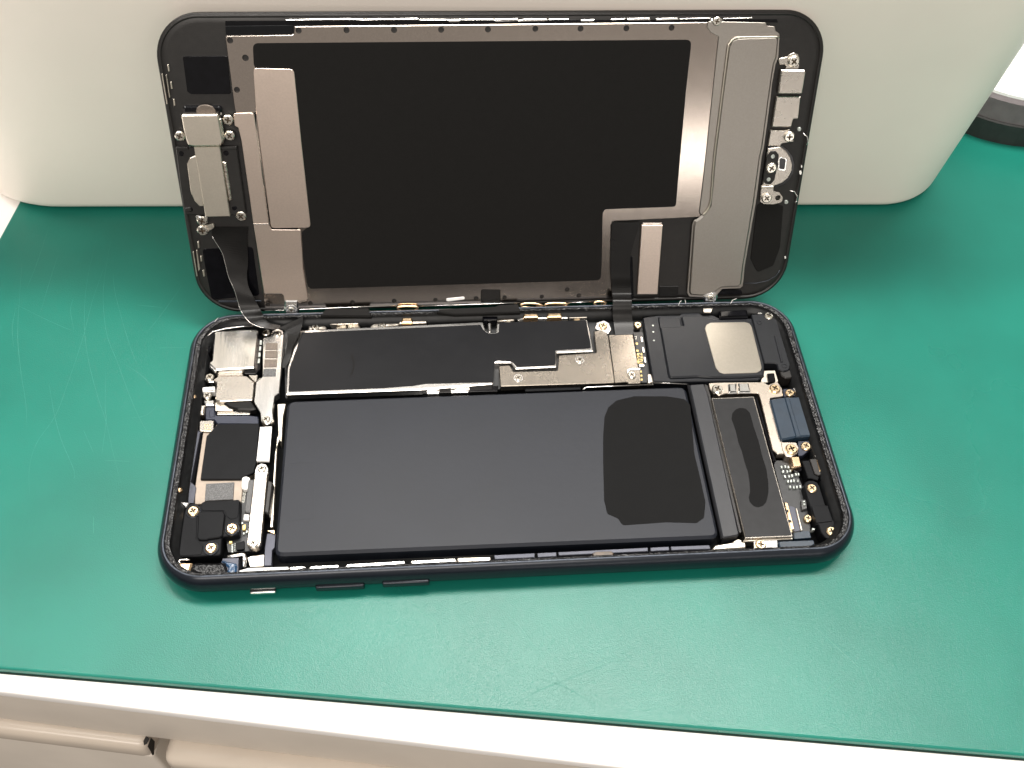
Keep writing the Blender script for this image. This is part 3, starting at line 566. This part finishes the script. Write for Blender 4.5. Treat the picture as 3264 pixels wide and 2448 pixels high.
# vibration motor
te = bp('vibration_motor', 'I186,52 562,36 905,1272 486,1290', 1.6, 4.5, 'bracket_steel', r=0.15, b=0.12)
bp('motor_film', 'I196,58 556,45 893,1260 490,1277', 4.4, 4.62, 'motor_black', te, r=0.1, b=0.03)
bp('redaction_patch', 'I364,232 372,185 402,152 440,138 490,146 525,180 540,235 562,312 600,420 634,560 672,680 688,800 690,880 672,965 640,1002 600,1014 560,1004 525,965 516,925 528,880 524,800 512,712 476,600 455,520 425,440 400,335', 4.6, 4.66, 'patch_charcoal', te, r=0.6, b=0.0)  # added patch over the motor's blanked-out print, no real part
tr = bp('motor_comb', 'I832,968 860,978 922,1228 892,1232', 1.6, 4.4, 'gold_clip', te, r=0.05, b=0.06)
for q in ('I856,1048', 'I880,1136', 'I906,1218'):
    c = onz(px(q)[0], 4.42); box('comb_notch', (c.x, c.y, 4.3), (0.45, 0.55, 0.4), 'chip_dark', te)
bp('motor_flange', 'I470,1300 900,1282 905,1296 480,1318', 1.6, 3.8, 'satin_plate', te, r=0.1, b=0.1)
fb = bp('foot_bracket', 'I556,1312 770,1300 772,1376 566,1392', 1.6, 4.2, 'bright_steel', r=0.2, b=0.12); screw('g', fb, 'I620,1346', 4.4, 48)
bp('dark_filler', 'I776,1312 1090,1300 1100,1340 1060,1362 792,1384', 1.6, 4.3, 'port_blue', r=0.3, b=0.2)
bp('corner_wall', 'I215,1345 330,1340 420,1290 455,1300 460,1395 220,1392', 1.5, 2.8, 'satin_plate', r=0.4, b=0.2)
bp('motor_gasket', 'I566,40 590,42 640,210 720,500 760,600 735,600 700,500', 1.6, 4.0, 'gloss_black', r=0.1, b=0.15)
# bottom right flex, clips and cover
fx = bp('port_flex', 'I725,600 900,600 1010,880 1060,1180 1060,1290 900,1290', 1.5, 2.4, 'pcb_black', r=0.3)
for ix, iy, k in ((800, 665, 4), (815, 700, 4), (830, 740, 5), (850, 790, 4), (870, 840, 4)):
    for j in range(k):
        x, y = ix + j * 30 + random.uniform(-7, 7), iy - j * 4 + random.uniform(-6, 6); bp('component', f'I{x},{y-12} {x+16},{y-13} {x+20},{y+10} {x+4},{y+11}', 2.3, 3.0, 'component', fx, r=0.06, b=0.06)
bp('gold_clip', 'I886,566 962,564 982,652 906,664', 2.3, 4.3, 'gold_clip', r=0.15, b=0.2)
bp('clip_base', 'I905,664 980,655 985,690 945,705 908,690', 2.0, 3.2, 'gloss_black', r=0.2)
bp('flex_panel', 'N60,785 130,800 185,830 262,1175 135,1205', 1.5, 2.6, 'lilac_panel', r=0.5, b=0.1)
bp('panel_edge', 'N175,820 200,830 285,1170 258,1180', 1.5, 3.0, 'satin_plate', r=0.2, b=0.1)
bp('flex_tail', 'N150,1215 290,1185 390,1180 420,1290 150,1310', 1.5, 2.8, 'port_blue', r=0.2)
bp('component', 'N262,700 345,692 352,835 275,850', 2.3, 3.2, 'grey_mesh', fx, r=0.1)
for s in ('N285,712 325,708 328,735 290,738', 'N292,755 332,750 335,780 296,784', 'N430,1140 475,1138 478,1165 435,1168'): bp('component', s, 2.3, 3.5, 'component', fx, r=0.1)
screw('g', fx, 'N365,990', 3.0, 62)
bc = bp('corner_bracket', 'N302,470 330,420 380,398 450,396 515,428 550,490 640,780 680,784 768,1040 858,1030 884,1120 850,1210 780,1290 715,1320 640,1288 575,1215 530,1080 500,1082 440,900 398,790 345,620', 1.6, 4.4, 'cover_black', r=0.5, b=0.16)
bp('bracket_pad', 'N425,795 670,785 745,1030 500,1060', 4.35, 4.6, 'cover_black', bc, r=0.1, b=0.06)
screw('g', bc, 'N426,524', 4.5, 76); screw('g', bc, 'N733,1196', 4.5, 82)
bp('coax_block', 'N278,92 390,80 420,170 478,290 545,345 525,392 430,366 368,362', 1.6, 4.1, 'cover_black', r=0.2, b=0.12)
gm = bp('ground_block', 'N392,60 500,58 560,250 610,262 590,305 530,318 470,288', 1.6, 4.5, 'frame_black', r=0.15, b=0.12)
bp('gold_contact', 'N505,62 560,50 612,242 552,252', 3.0, 4.8, 'gold_clip', gm, r=0.1, b=0.2)
bp('gold_contact', 'N590,110 620,150 625,240 665,220 650,250 610,265', 3.0, 4.4, 'gold_clip', gm, r=0.1, b=0.1)
bp('spring_leaf', 'N470,0 545,0 560,30 500,45', 3.0, 4.6, 'bright_steel', gm, r=0.1, b=0.15)
bp('mesh_guard', 'N560,345 655,338 730,560 745,685 672,688 615,500 648,500 628,400 565,380', 1.6, 4.0, 'cover_black', r=0.15, b=0.1)
bp('mesh_guard', 'N672,702 742,698 800,860 858,1028 772,1036', 1.6, 4.0, 'cover_black', r=0.15, b=0.1)
# left wall oddments
c = onz(px('F330,440')[0], 4.6); prism('headset_ring', disc(c, 1.5, 24), 2, 4.8, 'gloss_black', ph, r=0, b=0.4)
c = onz(px('F225,940')[0], 5.4); prism('brass_bead', disc(c, 0.5, 12), 4, 5.6, 'gold_clip', ph, r=0, b=0.2)
c = onz(px('G230,580')[0], 5.6); prism('brass_bead', disc(c, 0.55, 14), 4, 6.0, 'gold_clip', ph, r=0, b=0.3)
tube('corner_wire', [(*onz(p, 5.4)[:2], 5.4) for p in px('F370,300 430,255 560,225 700,205 850,195')], 0.12, 'bright_steel', ph)
# keys on the near side
def key(name, s, mt, z, hgt, dep):
    a, b = [ony(p, -33.5) for p in px(s)]
    return box(name, ((a.x + b.x) / 2, -33.65 - dep / 2 + 0.35, (a.z + b.z) / 2), (abs(b.x - a.x), dep + 0.7, hgt), mt, hs, min(hgt, dep + .7) * 0.3)
key('mute_switch', 'D540,1279 597,1278', 'bright_steel', 4, 0.9, 0.28)
key('volume_key', 'D682,1268 788,1263', 'anod_black', 4, 1.7, 0.5)
key('volume_key', 'D826,1260 928,1254', 'anod_black', 4, 1.7, 0.5)
# lint on the rim
for s in ('H1185,48 1200,22 1238,10', 'H725,62 740,35 750,28', 'H785,12 790,48', 'F480,105 460,135 450,160'):
    tube('lint_fibre', [(*onz(p, 6.9)[:2], 6.75 + 0.2 * i) for i, p in enumerate(px(s))], 0.05, 'lint', hs, n=5)

# ================================================================== DISPLAY ASSEMBLY
ds = tag(empty('display_assembly', SO), 'opened phone display leaning back against the bin, steel back plate facing out', 'phone display')
ds.rotation_mode = 'QUATERNION'; ds.rotation_quaternion = SR.to_quaternion()
SW, SH, SRD = 136.2, 65.2, 9.25
fr = sweep('frame', [(6, -2.0), (1.0, -2.0), (0.25, -1.5), (0.0, -0.9), (0.0, -0.25), (0.25, 0.0), (2, 0.0)], SW, SH, SRD, 'frame_black', ds, True, True, cy=SH / 2)
sweep('frame_lip', [(0.35, 0.0), (0.45, 0.22), (0.8, 0.24), (0.95, 0.0)], SW, SH, SRD, 'frame_black', fr, cy=SH / 2)
def dp(name, s, z0, z1, mt, parent=None, **k): return prism(name, S2(s, z1), z0, z1, mt, parent or ds, **k)
hol = []
for s, r in (('T74,241', .6), ('T557,171', .6), ('T895,168', .6), ('T1230,167', .6), ('T1562,165', .6), ('T1892,163', .6), ('T2226,158', .6), ('U554,157', .6), ('U877,155', .6), ('U1196,151', .6), ('A1115,680', .65), ('A1015,1055', .6),
             ('J345,210', .55), ('J770,200', .55), ('J1190,186', .55), ('J1605,175', .5), ('J2015,161', .55), ('K500,152', .55), ('K875,143', .5), ('K1248,132', .55), ('K1130,72', .55), ('B1035,1440', .5)):
    c = ons(px(s)[0], 0.5); hol.append(disc((c.x, c.y), r, 14))
pl = dp('back_plate', 'A876,425 1660,412 1682,398 1690,312 U1450,116 C432,196 528,205 528,320 E1105,0 1048,488 1070,530 300,566 268,600 262,1000 280,1245 K1585,158 K650,184 458,196 455,75 265,75 265,205 J2060,216 500,255 B1008,1472 905,735 800,0 A985,1260', 0.0, 0.5, 'plate_steel', r=0.3, b=0.1, holes=hol, )
dp('graphite_film', 'A1200,508 U1335,237 C290,350 240,800 E880,0 845,400 836,440 215,463 196,500 190,900 180,1088 B1388,1303 1345,1040 1330,800 1405,745 A1770,1659 1682,815 1214,815', 0.45, 0.58, 'film_black', r=1.2, b=0.02, n=6)
dp('black_tape', 'T40,140 520,134 518,190 505,198 45,203', 0.0, 0.35, 'cover_black', r=0.3, b=0.06)
tp = dp('speaker_shield', 'A1042,1550 1030,1500 985,1478 975,1335 1100,1330 1180,1326 1215,1345 B946,0 1040,735 1068,780 1322,782 1340,1040 1345,1130 1388,1388 1370,1404 1305,1412 1298,1470 1190,1475 1172,1360 1155,1345 1002,1345 906,735 800,0', 0.5, 0.82, 'tan_steel', pl, r=0.35, b=0.08)
dp('shield_fold', 'B905,728 1044,726 1046,734 906,737', 0.8, 0.92, 'bright_steel', tp, r=0.02, b=0.03)
dp('shield_panel', 'A1205,800 1684,815 1770,1659 B1412,762 1062,768 962,0 A1240,1318', 0.45, 0.70, 'tan_steel', pl, r=0.9, b=0.06, n=6)
dp('panel_gap', 'A1195,1322 1240,1316 1250,1659 B1062,764 1300,764 1302,784 1055,780 944,0', 0.5, 0.56, 'gloss_black', pl, r=0.1, b=0.0)  # black strip: the dark of the open gap put on as colour
rs = dp('display_shield', 'C432,188 900,198 946,200 950,228 1024,234 1030,272 1064,298 1066,330 1055,505 1030,570 1000,740 985,880 928,1300 E1600,0 1556,350 1548,402 1470,850 1450,970 1440,1080 1432,1140 1408,1160 1250,1166 1215,1205 1195,1240 1080,1240 960,1232 940,1200 985,600 1000,562 1060,538 1078,520 1050,490 C386,1640 528,325 458,288 426,240', 0.5, 0.78, 'shield_steel', r=0.4, b=0.08)
dp('raised_panel', 'C1062,318 700,328 640,355 612,415 555,850 E1180,0 1155,290 1138,440 1082,512 1010,570 995,610 955,1200 975,1222 1080,1228 1190,1200 1240,1158 1400,1150 1422,1125 1440,970 1535,400 1590,0 C918,1300 975,880 1020,570 1045,505', 0.7, 1.15, 'shield_steel', rs, r=0.9, b=0.42)
rp_ = [ons(p, 1.0) for p in px('C1062,326 900,328 720,330 660,342 622,385 606,440 555,850 E1180,0 1157,290 1145,400 1120,465 1078,514')]
tube('raised_bead', [tuple(v) for v in cat([Vector((p.x, p.y, 0.98)) for p in rp_], 4)], 0.22, 'satin_plate', rs, flat=0.9)
for q, z in (('U1515,105', 1.0), ('E1150,1245', 1.3), ('B1240,1490', 1.2)):
    c = ons(px(q)[0], z); pr = {'U': rs, 'E': rs, 'B': tp}[q[0]]
    prism('pin_tab', disc((c.x, c.y - 0.1), 1.75 if q[0] != 'U' else 1.3, 24, 1.0 if q[0] != 'U' else .6), 0.3, z, 'bright_steel', pr, r=0, b=0.5)
    o = screw('s', pr, q, z + 0.05, 30, 's')
tb = dp('shield_tab', 'B1180,1405 1300,1405 1302,1490 1180,1495', 0.5, 1.05, 'bright_steel', tp, r=0.3, b=0.3)
bk = dp('flex_clamp', 'E540,602 726,602 680,1212 500,1212', 0.1, 0.9, 'tan_steel', r=0.12, b=0.1)
dp('clamp_fold', 'E548,585 718,583 726,604 540,606', 0.1, 0.75, 'plate_steel', bk, r=0.1, b=0.25)
dp('recess_film', 'E700,1140 865,1140 860,1230 690,1230', 0.0, 0.2, 'flex_dark', r=0.1)
dp('flex_step', 'E430,880 460,880 470,1240 440,1240', 0.0, 0.5, 'gloss_black', r=0.1)
dp('bright_slot', 'J1716,165 1740,162 1890,146 1902,158 1895,172 1735,192 1715,186', 0.45, 0.62, 'label_white', pl, r=0.2, b=0.04)
# display flex running down into the body
SI = lambda v: SRT @ (v - SO)
sw_ = lambda q, d: SO + SR @ ons(px(q)[0], d)
st = [(sw_('E280,575', .75), sw_('E530,575', .75)), (sw_('E268,760', .75), sw_('E470,760', .8)), (sw_('E262,900', .8), sw_('E440,900', .85)), (sw_('E268,1060', .9), sw_('E440,1060', .95)), (sw_('E280,1200', 1.2), sw_('E448,1200', 1.2)),
      (onz(px('H148,20')[0], 8.6), onz(px('H312,20')[0], 8.6)), (onz(px('H147,90')[0], 7.4), onz(px('H314,90')[0], 7.4)), (onz(px('H148,155')[0], 6.0), onz(px('H316,152')[0], 6.0)), (onz(px('H156,220')[0], 5.0), onz(px('H322,215')[0], 5.0)), (onz(px('H168,325')[0], 4.42), onz(px('H330,320')[0], 4.42))]
class Loc:
    def __matmul__(self, v): return SI(v)
ribbon('display_flex', st, 0.12, 'flex_dark', ds, 8, Loc())
st = [(sw_('B545,760', .5), sw_('B860,760', .5)), (sw_('B545,840', .5), sw_('B850,860', .5)), (sw_('B628,978', .8), sw_('B860,1050', .6)), (sw_('B662,1090', 1.2), sw_('B850,1170', 1.0)), (sw_('B690,1200', 1.6), sw_('B860,1270', 1.5)), (sw_('B742,1320', 2.2), sw_('B905,1370', 2.0)),
      (sw_('B790,1480', 3.0), sw_('B965,1480', 2.6)), (onz(px('F772,110')[0], 7.6), onz(px('F962,90')[0], 7.6)), (onz(px('F835,172')[0], 7.0), onz(px('F985,125')[0], 7.0)), (onz(px('F950,214')[0], 6.4), onz(px('F1020,158')[0], 6.4)), (onz(px('F1070,232')[0], 5.9), onz(px('F1075,178')[0], 5.9)), (onz(px('F1140,222')[0], 5.6), onz(px('F1140,190')[0], 5.6))]
CF = st
ribbon('camera_flex', st, 0.12, 'flex_dark', ds, 8, Loc())
st = [(onz(px('F1130,216')[0], 5.7), onz(px('F1385,92')[0], 7.0)), (onz(px('F1180,245')[0], 5.4), onz(px('F1372,180')[0], 6.2)), (onz(px('F1215,290')[0], 5.2), onz(px('F1330,310')[0], 5.5)), (onz(px('F1215,380')[0], 5.0), onz(px('F1275,410')[0], 5.2)), (onz(px('F1195,480')[0], 4.9), onz(px('F1258,480')[0], 5.0)), (onz(px('F1170,560')[0], 4.8), onz(px('F1236,560')[0], 4.8)), (onz(px('F1160,640')[0], 4.7), onz(px('F1190,640')[0], 4.7))]
ribbon('camera_flex', st, 0.12, 'flex_dark', ds, 8, Loc())
fx2 = [onz(px('F1130,216')[0], 5.76), onz(px('F1200,195')[0], 6.1), onz(px('F1300,150')[0], 6.6), onz(px('F1385,92')[0], 7.06)]
e_ = cat([Vector(a) for a, b in CF], 6)
tube('flex_highlight', [tuple(SI(v + Vector((0, -0.05, 0.09)))) for v in e_[6:56]], 0.055, 'bright_steel', ds, n=6)  # bright hairline added along the cable's edge as its highlight
# earpiece and front camera
ep = dp('earpiece_frame', 'B218,50 760,45 775,160 820,480 842,640 720,655 300,650 260,400', 0.0, 0.9, 'frame_black', r=0.4, b=0.2)
for s in ('B220,52 330,50 335,75 225,80', 'B612,50 758,48 760,72 615,76', 'B300,590 350,585 360,615 310,620'): dp('frame_rib', s, 0.8, 1.3, 'frame_black', ep, r=0.1, b=0.1)
dp('coil_plate', 'B320,200 345,150 390,130 420,140 470,575 430,575 390,535 352,450', 0.8, 1.4, 'satin_plate', ep, r=0.4, b=0.15)
dp('coil_plate', 'B632,180 665,190 716,520 690,532', 0.8, 1.4, 'wall_metal', ep, r=0.15, b=0.15)
for q in ('B270,110', 'B665,105', 'B350,600', 'B740,590'):
    c = ons(px(q)[0], 0.95); prism('frame_post', disc((c.x, c.y), 0.55, 12), 0.8, 1.1, 'gloss_black', ep, r=0, b=0.1)
eb = dp('earpiece_cover', 'B382,50 610,48 640,250 698,640 702,664 482,668 440,400', 0.5, 1.9, 'satin_plate', r=0.1, b=0.14)
fc = dp('front_camera_cover', 'A356,1358 372,1350 780,1344 800,1370 852,1659 B636,20 610,46 382,50 330,40 322,20 A398,1590', 0.5, 2.3, 'satin_plate', r=0.25, b=0.3)
dp('cover_edge', 'A770,1400 830,1395 870,1640 845,1650 790,1440', 0.4, 1.6, 'wall_metal', fc, r=0.1, b=0.2)
lc = dp('front_camera', 'A380,1262 400,1250 800,1250 832,1275 836,1380 380,1380', 0.0, 1.1, 'gloss_black', r=0.5, b=0.3)
c = ons(px('A650,1310')[0], 1.1); prism('lens_back', disc((c.x, c.y), 2.0, 24, .7), 0.9, 1.2, 'brown_pad', lc, r=0, b=0.15)
screw('s', tp, 'A912,1408', 1.1, 62, 's'); screw('s', ep, 'A930,1594', 1.2, 60, 's'); screw('s', fc, 'A345,1598', 1.2, 60, 's')
eq = dp('earpiece_lug', 'B395,655 500,665 505,720 460,745 410,720', 0.2, 0.9, 'bright_steel', r=0.3, b=0.1); screw('s', eq, 'B455,702', 1.0, 46, 's')
eq2 = dp('earpiece_lug', 'B430,745 560,728 562,765 520,790 460,835 412,790', 0.2, 0.6, 'wall_metal', r=0.3, b=0.1); screw('s', eq2, 'B458,786', 0.8, 48, 's'); screw('s', ep, 'B797,660', 0.8, 46, 's')
rf = dp('square_recess', 'A376,662 905,660 945,1105 480,1108 432,1080', 0.0, 0.12, 'gloss_black', r=0.5, b=0.06)
dp('sensor_recess', 'B455,950 900,930 960,1360 540,1400 480,1100', 0.0, 0.12, 'gloss_black', r=0.8, b=0.06)
dp('recess_edge', 'B595,1408 975,1404 976,1416 596,1422', 0.0, 0.3, 'rim_edge', r=0.05, b=0.05)
for s in ('A192,762 212,758 225,840 205,842', 'A226,966 246,962 258,1045 240,1048', 'A260,1166 280,1162 292,1243 272,1247', 'B410,888 426,884 432,942 416,945', 'B434,1014 450,1010 456,1060 440,1064', 'B455,1140 472,1136 480,1192 464,1196'):
    dp('frame_slot', s, 0.0, 0.35, 'satin_plate', fr, r=0.1, b=0.08)
for s in ('A128,868 140,866 200,1222 188,1226', 'A176,882 188,880 230,1148 216,1152', 'B370,975 380,972 414,1190 404,1194', 'B400,962 410,960 436,1130 420,1150'):
    dp('edge_clip', s, 0.0, 0.5, 'satin_plate', fr, r=0.05, b=0.08)
# top edge clips
for s in ('T465,94 900,86 1010,92 1400,84 1412,104 1395,96 1010,101 900,96 468,104', 'T1412,92 1600,92 1600,100 1412,100', 'T1600,94 1710,92 1690,112 1620,114', 'T1710,92 1930,90 1930,98 1710,99', 'T1930,92 2090,88 2095,106 1945,112', 'U0,90 110,86 112,104 0,106',
          'U110,100 160,90 310,88 330,98 300,106 115,110', 'U330,90 470,88 470,97 330,98', 'U555,96 655,92 640,108 570,110', 'U770,90 870,85 870,95 770,98', 'U880,86 1040,82 1050,98 890,102', 'U1085,86 1235,82 1250,96 1090,102', 'U1255,86 1470,80 1470,90 1258,94', 'U1560,84 1768,78 1768,88 1560,94'):
    dp('top_clip', s, 0.0, 0.45, 'bright_steel', fr, r=0.06, b=0.1)
dp('top_channel', 'T40,104 U1770,92 1940,92 1945,115 1770,112 1450,114 T530,136 40,138', 0.0, 0.08, 'gloss_black', fr, r=0.1, b=0.02)
# bottom edge loops
def loop(s, rad=0.28):
    P = [ons(p, 1.0) for p in px(s)]; pts = [(p.x, p.y, 1.0) for p in P]; tube('bottom_loop', [tuple(v) for v in cat([Vector(q) for q in pts + [pts[0]]], 5)[:-1]], rad, 'gold_clip', fr, True)
loop('J1225,262 1240,245 1325,240 1410,245 1425,262 1400,282 1325,288 1245,284'); loop('K662,232 690,215 780,212 870,228 860,245 780,250 690,248'); loop('K905,232 930,215 1010,210 1125,216 1110,238 1010,246 930,248'); loop('K1400,212 1420,198 1460,194 1510,202 1518,216 1480,240 1440,240')
tube('bottom_line', [(*ons(p, .6)[:2], .6) for p in px('B1010,1492 1180,1490 J500,262 1220,235')], 0.1, 'bright_steel', fr)
tube('bottom_line', [(*ons(p, .6)[:2], .6) for p in px('J1430,240 1900,225 K400,215 650,205')], 0.1, 'bright_steel', fr)
tube('bottom_line', [(*ons(p, .6)[:2], .6) for p in px('K1140,205 1390,196')], 0.1, 'bright_steel', fr)
# home button bracket
hb = dp('home_button', 'C1072,1292 1120,1330 1160,1385 1178,1450 1172,1510 1140,1570 1090,1612 1015,1640 915,1636 960,1310', 0.0, 0.8, 'bracket_steel', r=0.3, b=0.15)
dp('button_gasket', 'C1085,1280 1140,1325 1180,1380 1198,1450 1190,1520 1155,1585 1100,1630 1015,1659 900,1655 955,1290', 0.0, 0.45, 'gloss_black', hb, r=0.3)
dp('button_plate', 'C955,1375 985,1335 1030,1330 1060,1365 1055,1430 1020,1590 985,1628 940,1622 918,1590', 0.6, 1.0, 'frame_black', hb, r=0.7, b=0.08)
screw('s', hb, 'C990,1480', 1.15, 46, 's')
for q in ('C1006,1380', 'C968,1582'):
    c = ons(px(q)[0], 1.05); prism('plate_dot', disc((c.x, c.y), 0.45, 12), 0.95, 1.06, 'component', hb, r=0, b=0.02)
dp('sensor_window', 'C1052,1398 1075,1385 1132,1398 1118,1508 1052,1502', 0.7, 1.0, 'bright_steel', hb, r=0.3, b=0.08)
dp('sensor_glass', 'C1062,1404 1080,1392 1120,1404 1108,1494 1062,1488', 0.95, 1.04, 'gloss_black', hb, r=0.3, b=0.02)
t1 = dp('button_bracket', 'C1050,516 1130,502 1150,478 1190,464 1232,482 1246,530 1232,612 1115,612 1125,572 1062,572', 0.1, 0.7, 'bracket_steel', r=0.5, b=0.1); screw('s', t1, 'C1188,540', 0.85, 50, 's')
t2 = dp('flex_cover', 'C1080,616 1288,618 1296,645 1266,828 1052,828', 0.1, 1.5, 'bracket_steel', r=0.12, b=0.22)
dp('flex_cover', 'C1038,850 1254,850 1232,1048 1188,1052 1168,1122 996,1122', 0.1, 1.15, 'bracket_steel', r=0.2, b=0.2)
t4 = dp('flex_cover', 'C986,1146 1100,1150 1150,1142 1196,1185 1188,1252 1085,1266 1074,1288 960,1288', 0.1, 0.85, 'bracket_steel', r=0.3, b=0.15); screw('s', t4, 'C1148,1204', 1.0, 46, 's')
c = ons(px('E1740,360')[0], .7)
t5 = dp('button_bracket', 'E1592,268 1704,268 1706,305 1755,315 1788,355 1775,402 1700,422 1612,418 1582,395', 0.1, 0.75, 'bracket_steel', r=0.35, b=0.1, holes=[disc((c.x, c.y), 0.62, 16)]); screw('s', t5, 'E1640,360', 0.85, 44, 's')
dp('bracket_fold', 'E1596,258 1704,256 1705,280 1594,284', 0.3, 0.95, 'satin_plate', t5, r=0.08, b=0.12)
c = ons(px('C1238,1140')[0], .3); prism('frame_rivet', disc((c.x, c.y), 0.45, 12), 0, .4, 'component', fr, r=0, b=0.1)
c = ons(px('E1815,400')[0], .3); prism('frame_rivet', disc((c.x, c.y), 0.45, 12), 0, .4, 'component', fr, r=0, b=0.1)
tube('edge_spring', [(*ons(p, .5)[:2], .5) for p in px('E1850,300 1885,305 1912,350 1905,395 1890,400')], 0.14, 'bright_steel', fr)
tube('edge_spring', [(*ons(p, .5)[:2], .5) for p in px('C1270,1175 1305,1205 1315,1250 1300,1280')], 0.14, 'bright_steel', fr)
for s in ('E1948,70 1955,80 1952,98 1945,92', 'E1930,130 1945,120 1952,140 1942,160 1932,150', 'E1800,880 1812,878 1812,895 1802,898'): dp('edge_chip', s, 0.1, 0.3, 'lint', fr, r=0.05, b=0.0)
tube('frame_line', [(*ons(p, .1)[:2], .12) for p in px('E1440,1112 1560,1112 1650,1090 1720,1050 1760,1000')], 0.06, 'rim_edge', fr)
dp('frame_step', 'E1215,1195 1240,1172 1350,1172 1420,1180 1430,1215 1215,1215', 0.0, 0.5, 'gloss_black', fr, r=0.3)
dp('side_film', 'E1560,410 1790,425 1760,800 1700,960 1560,1020 1500,900', 0.0, 0.2, 'film_black', fr, r=0.8, b=0.08)
bpy.context.view_layer.update()
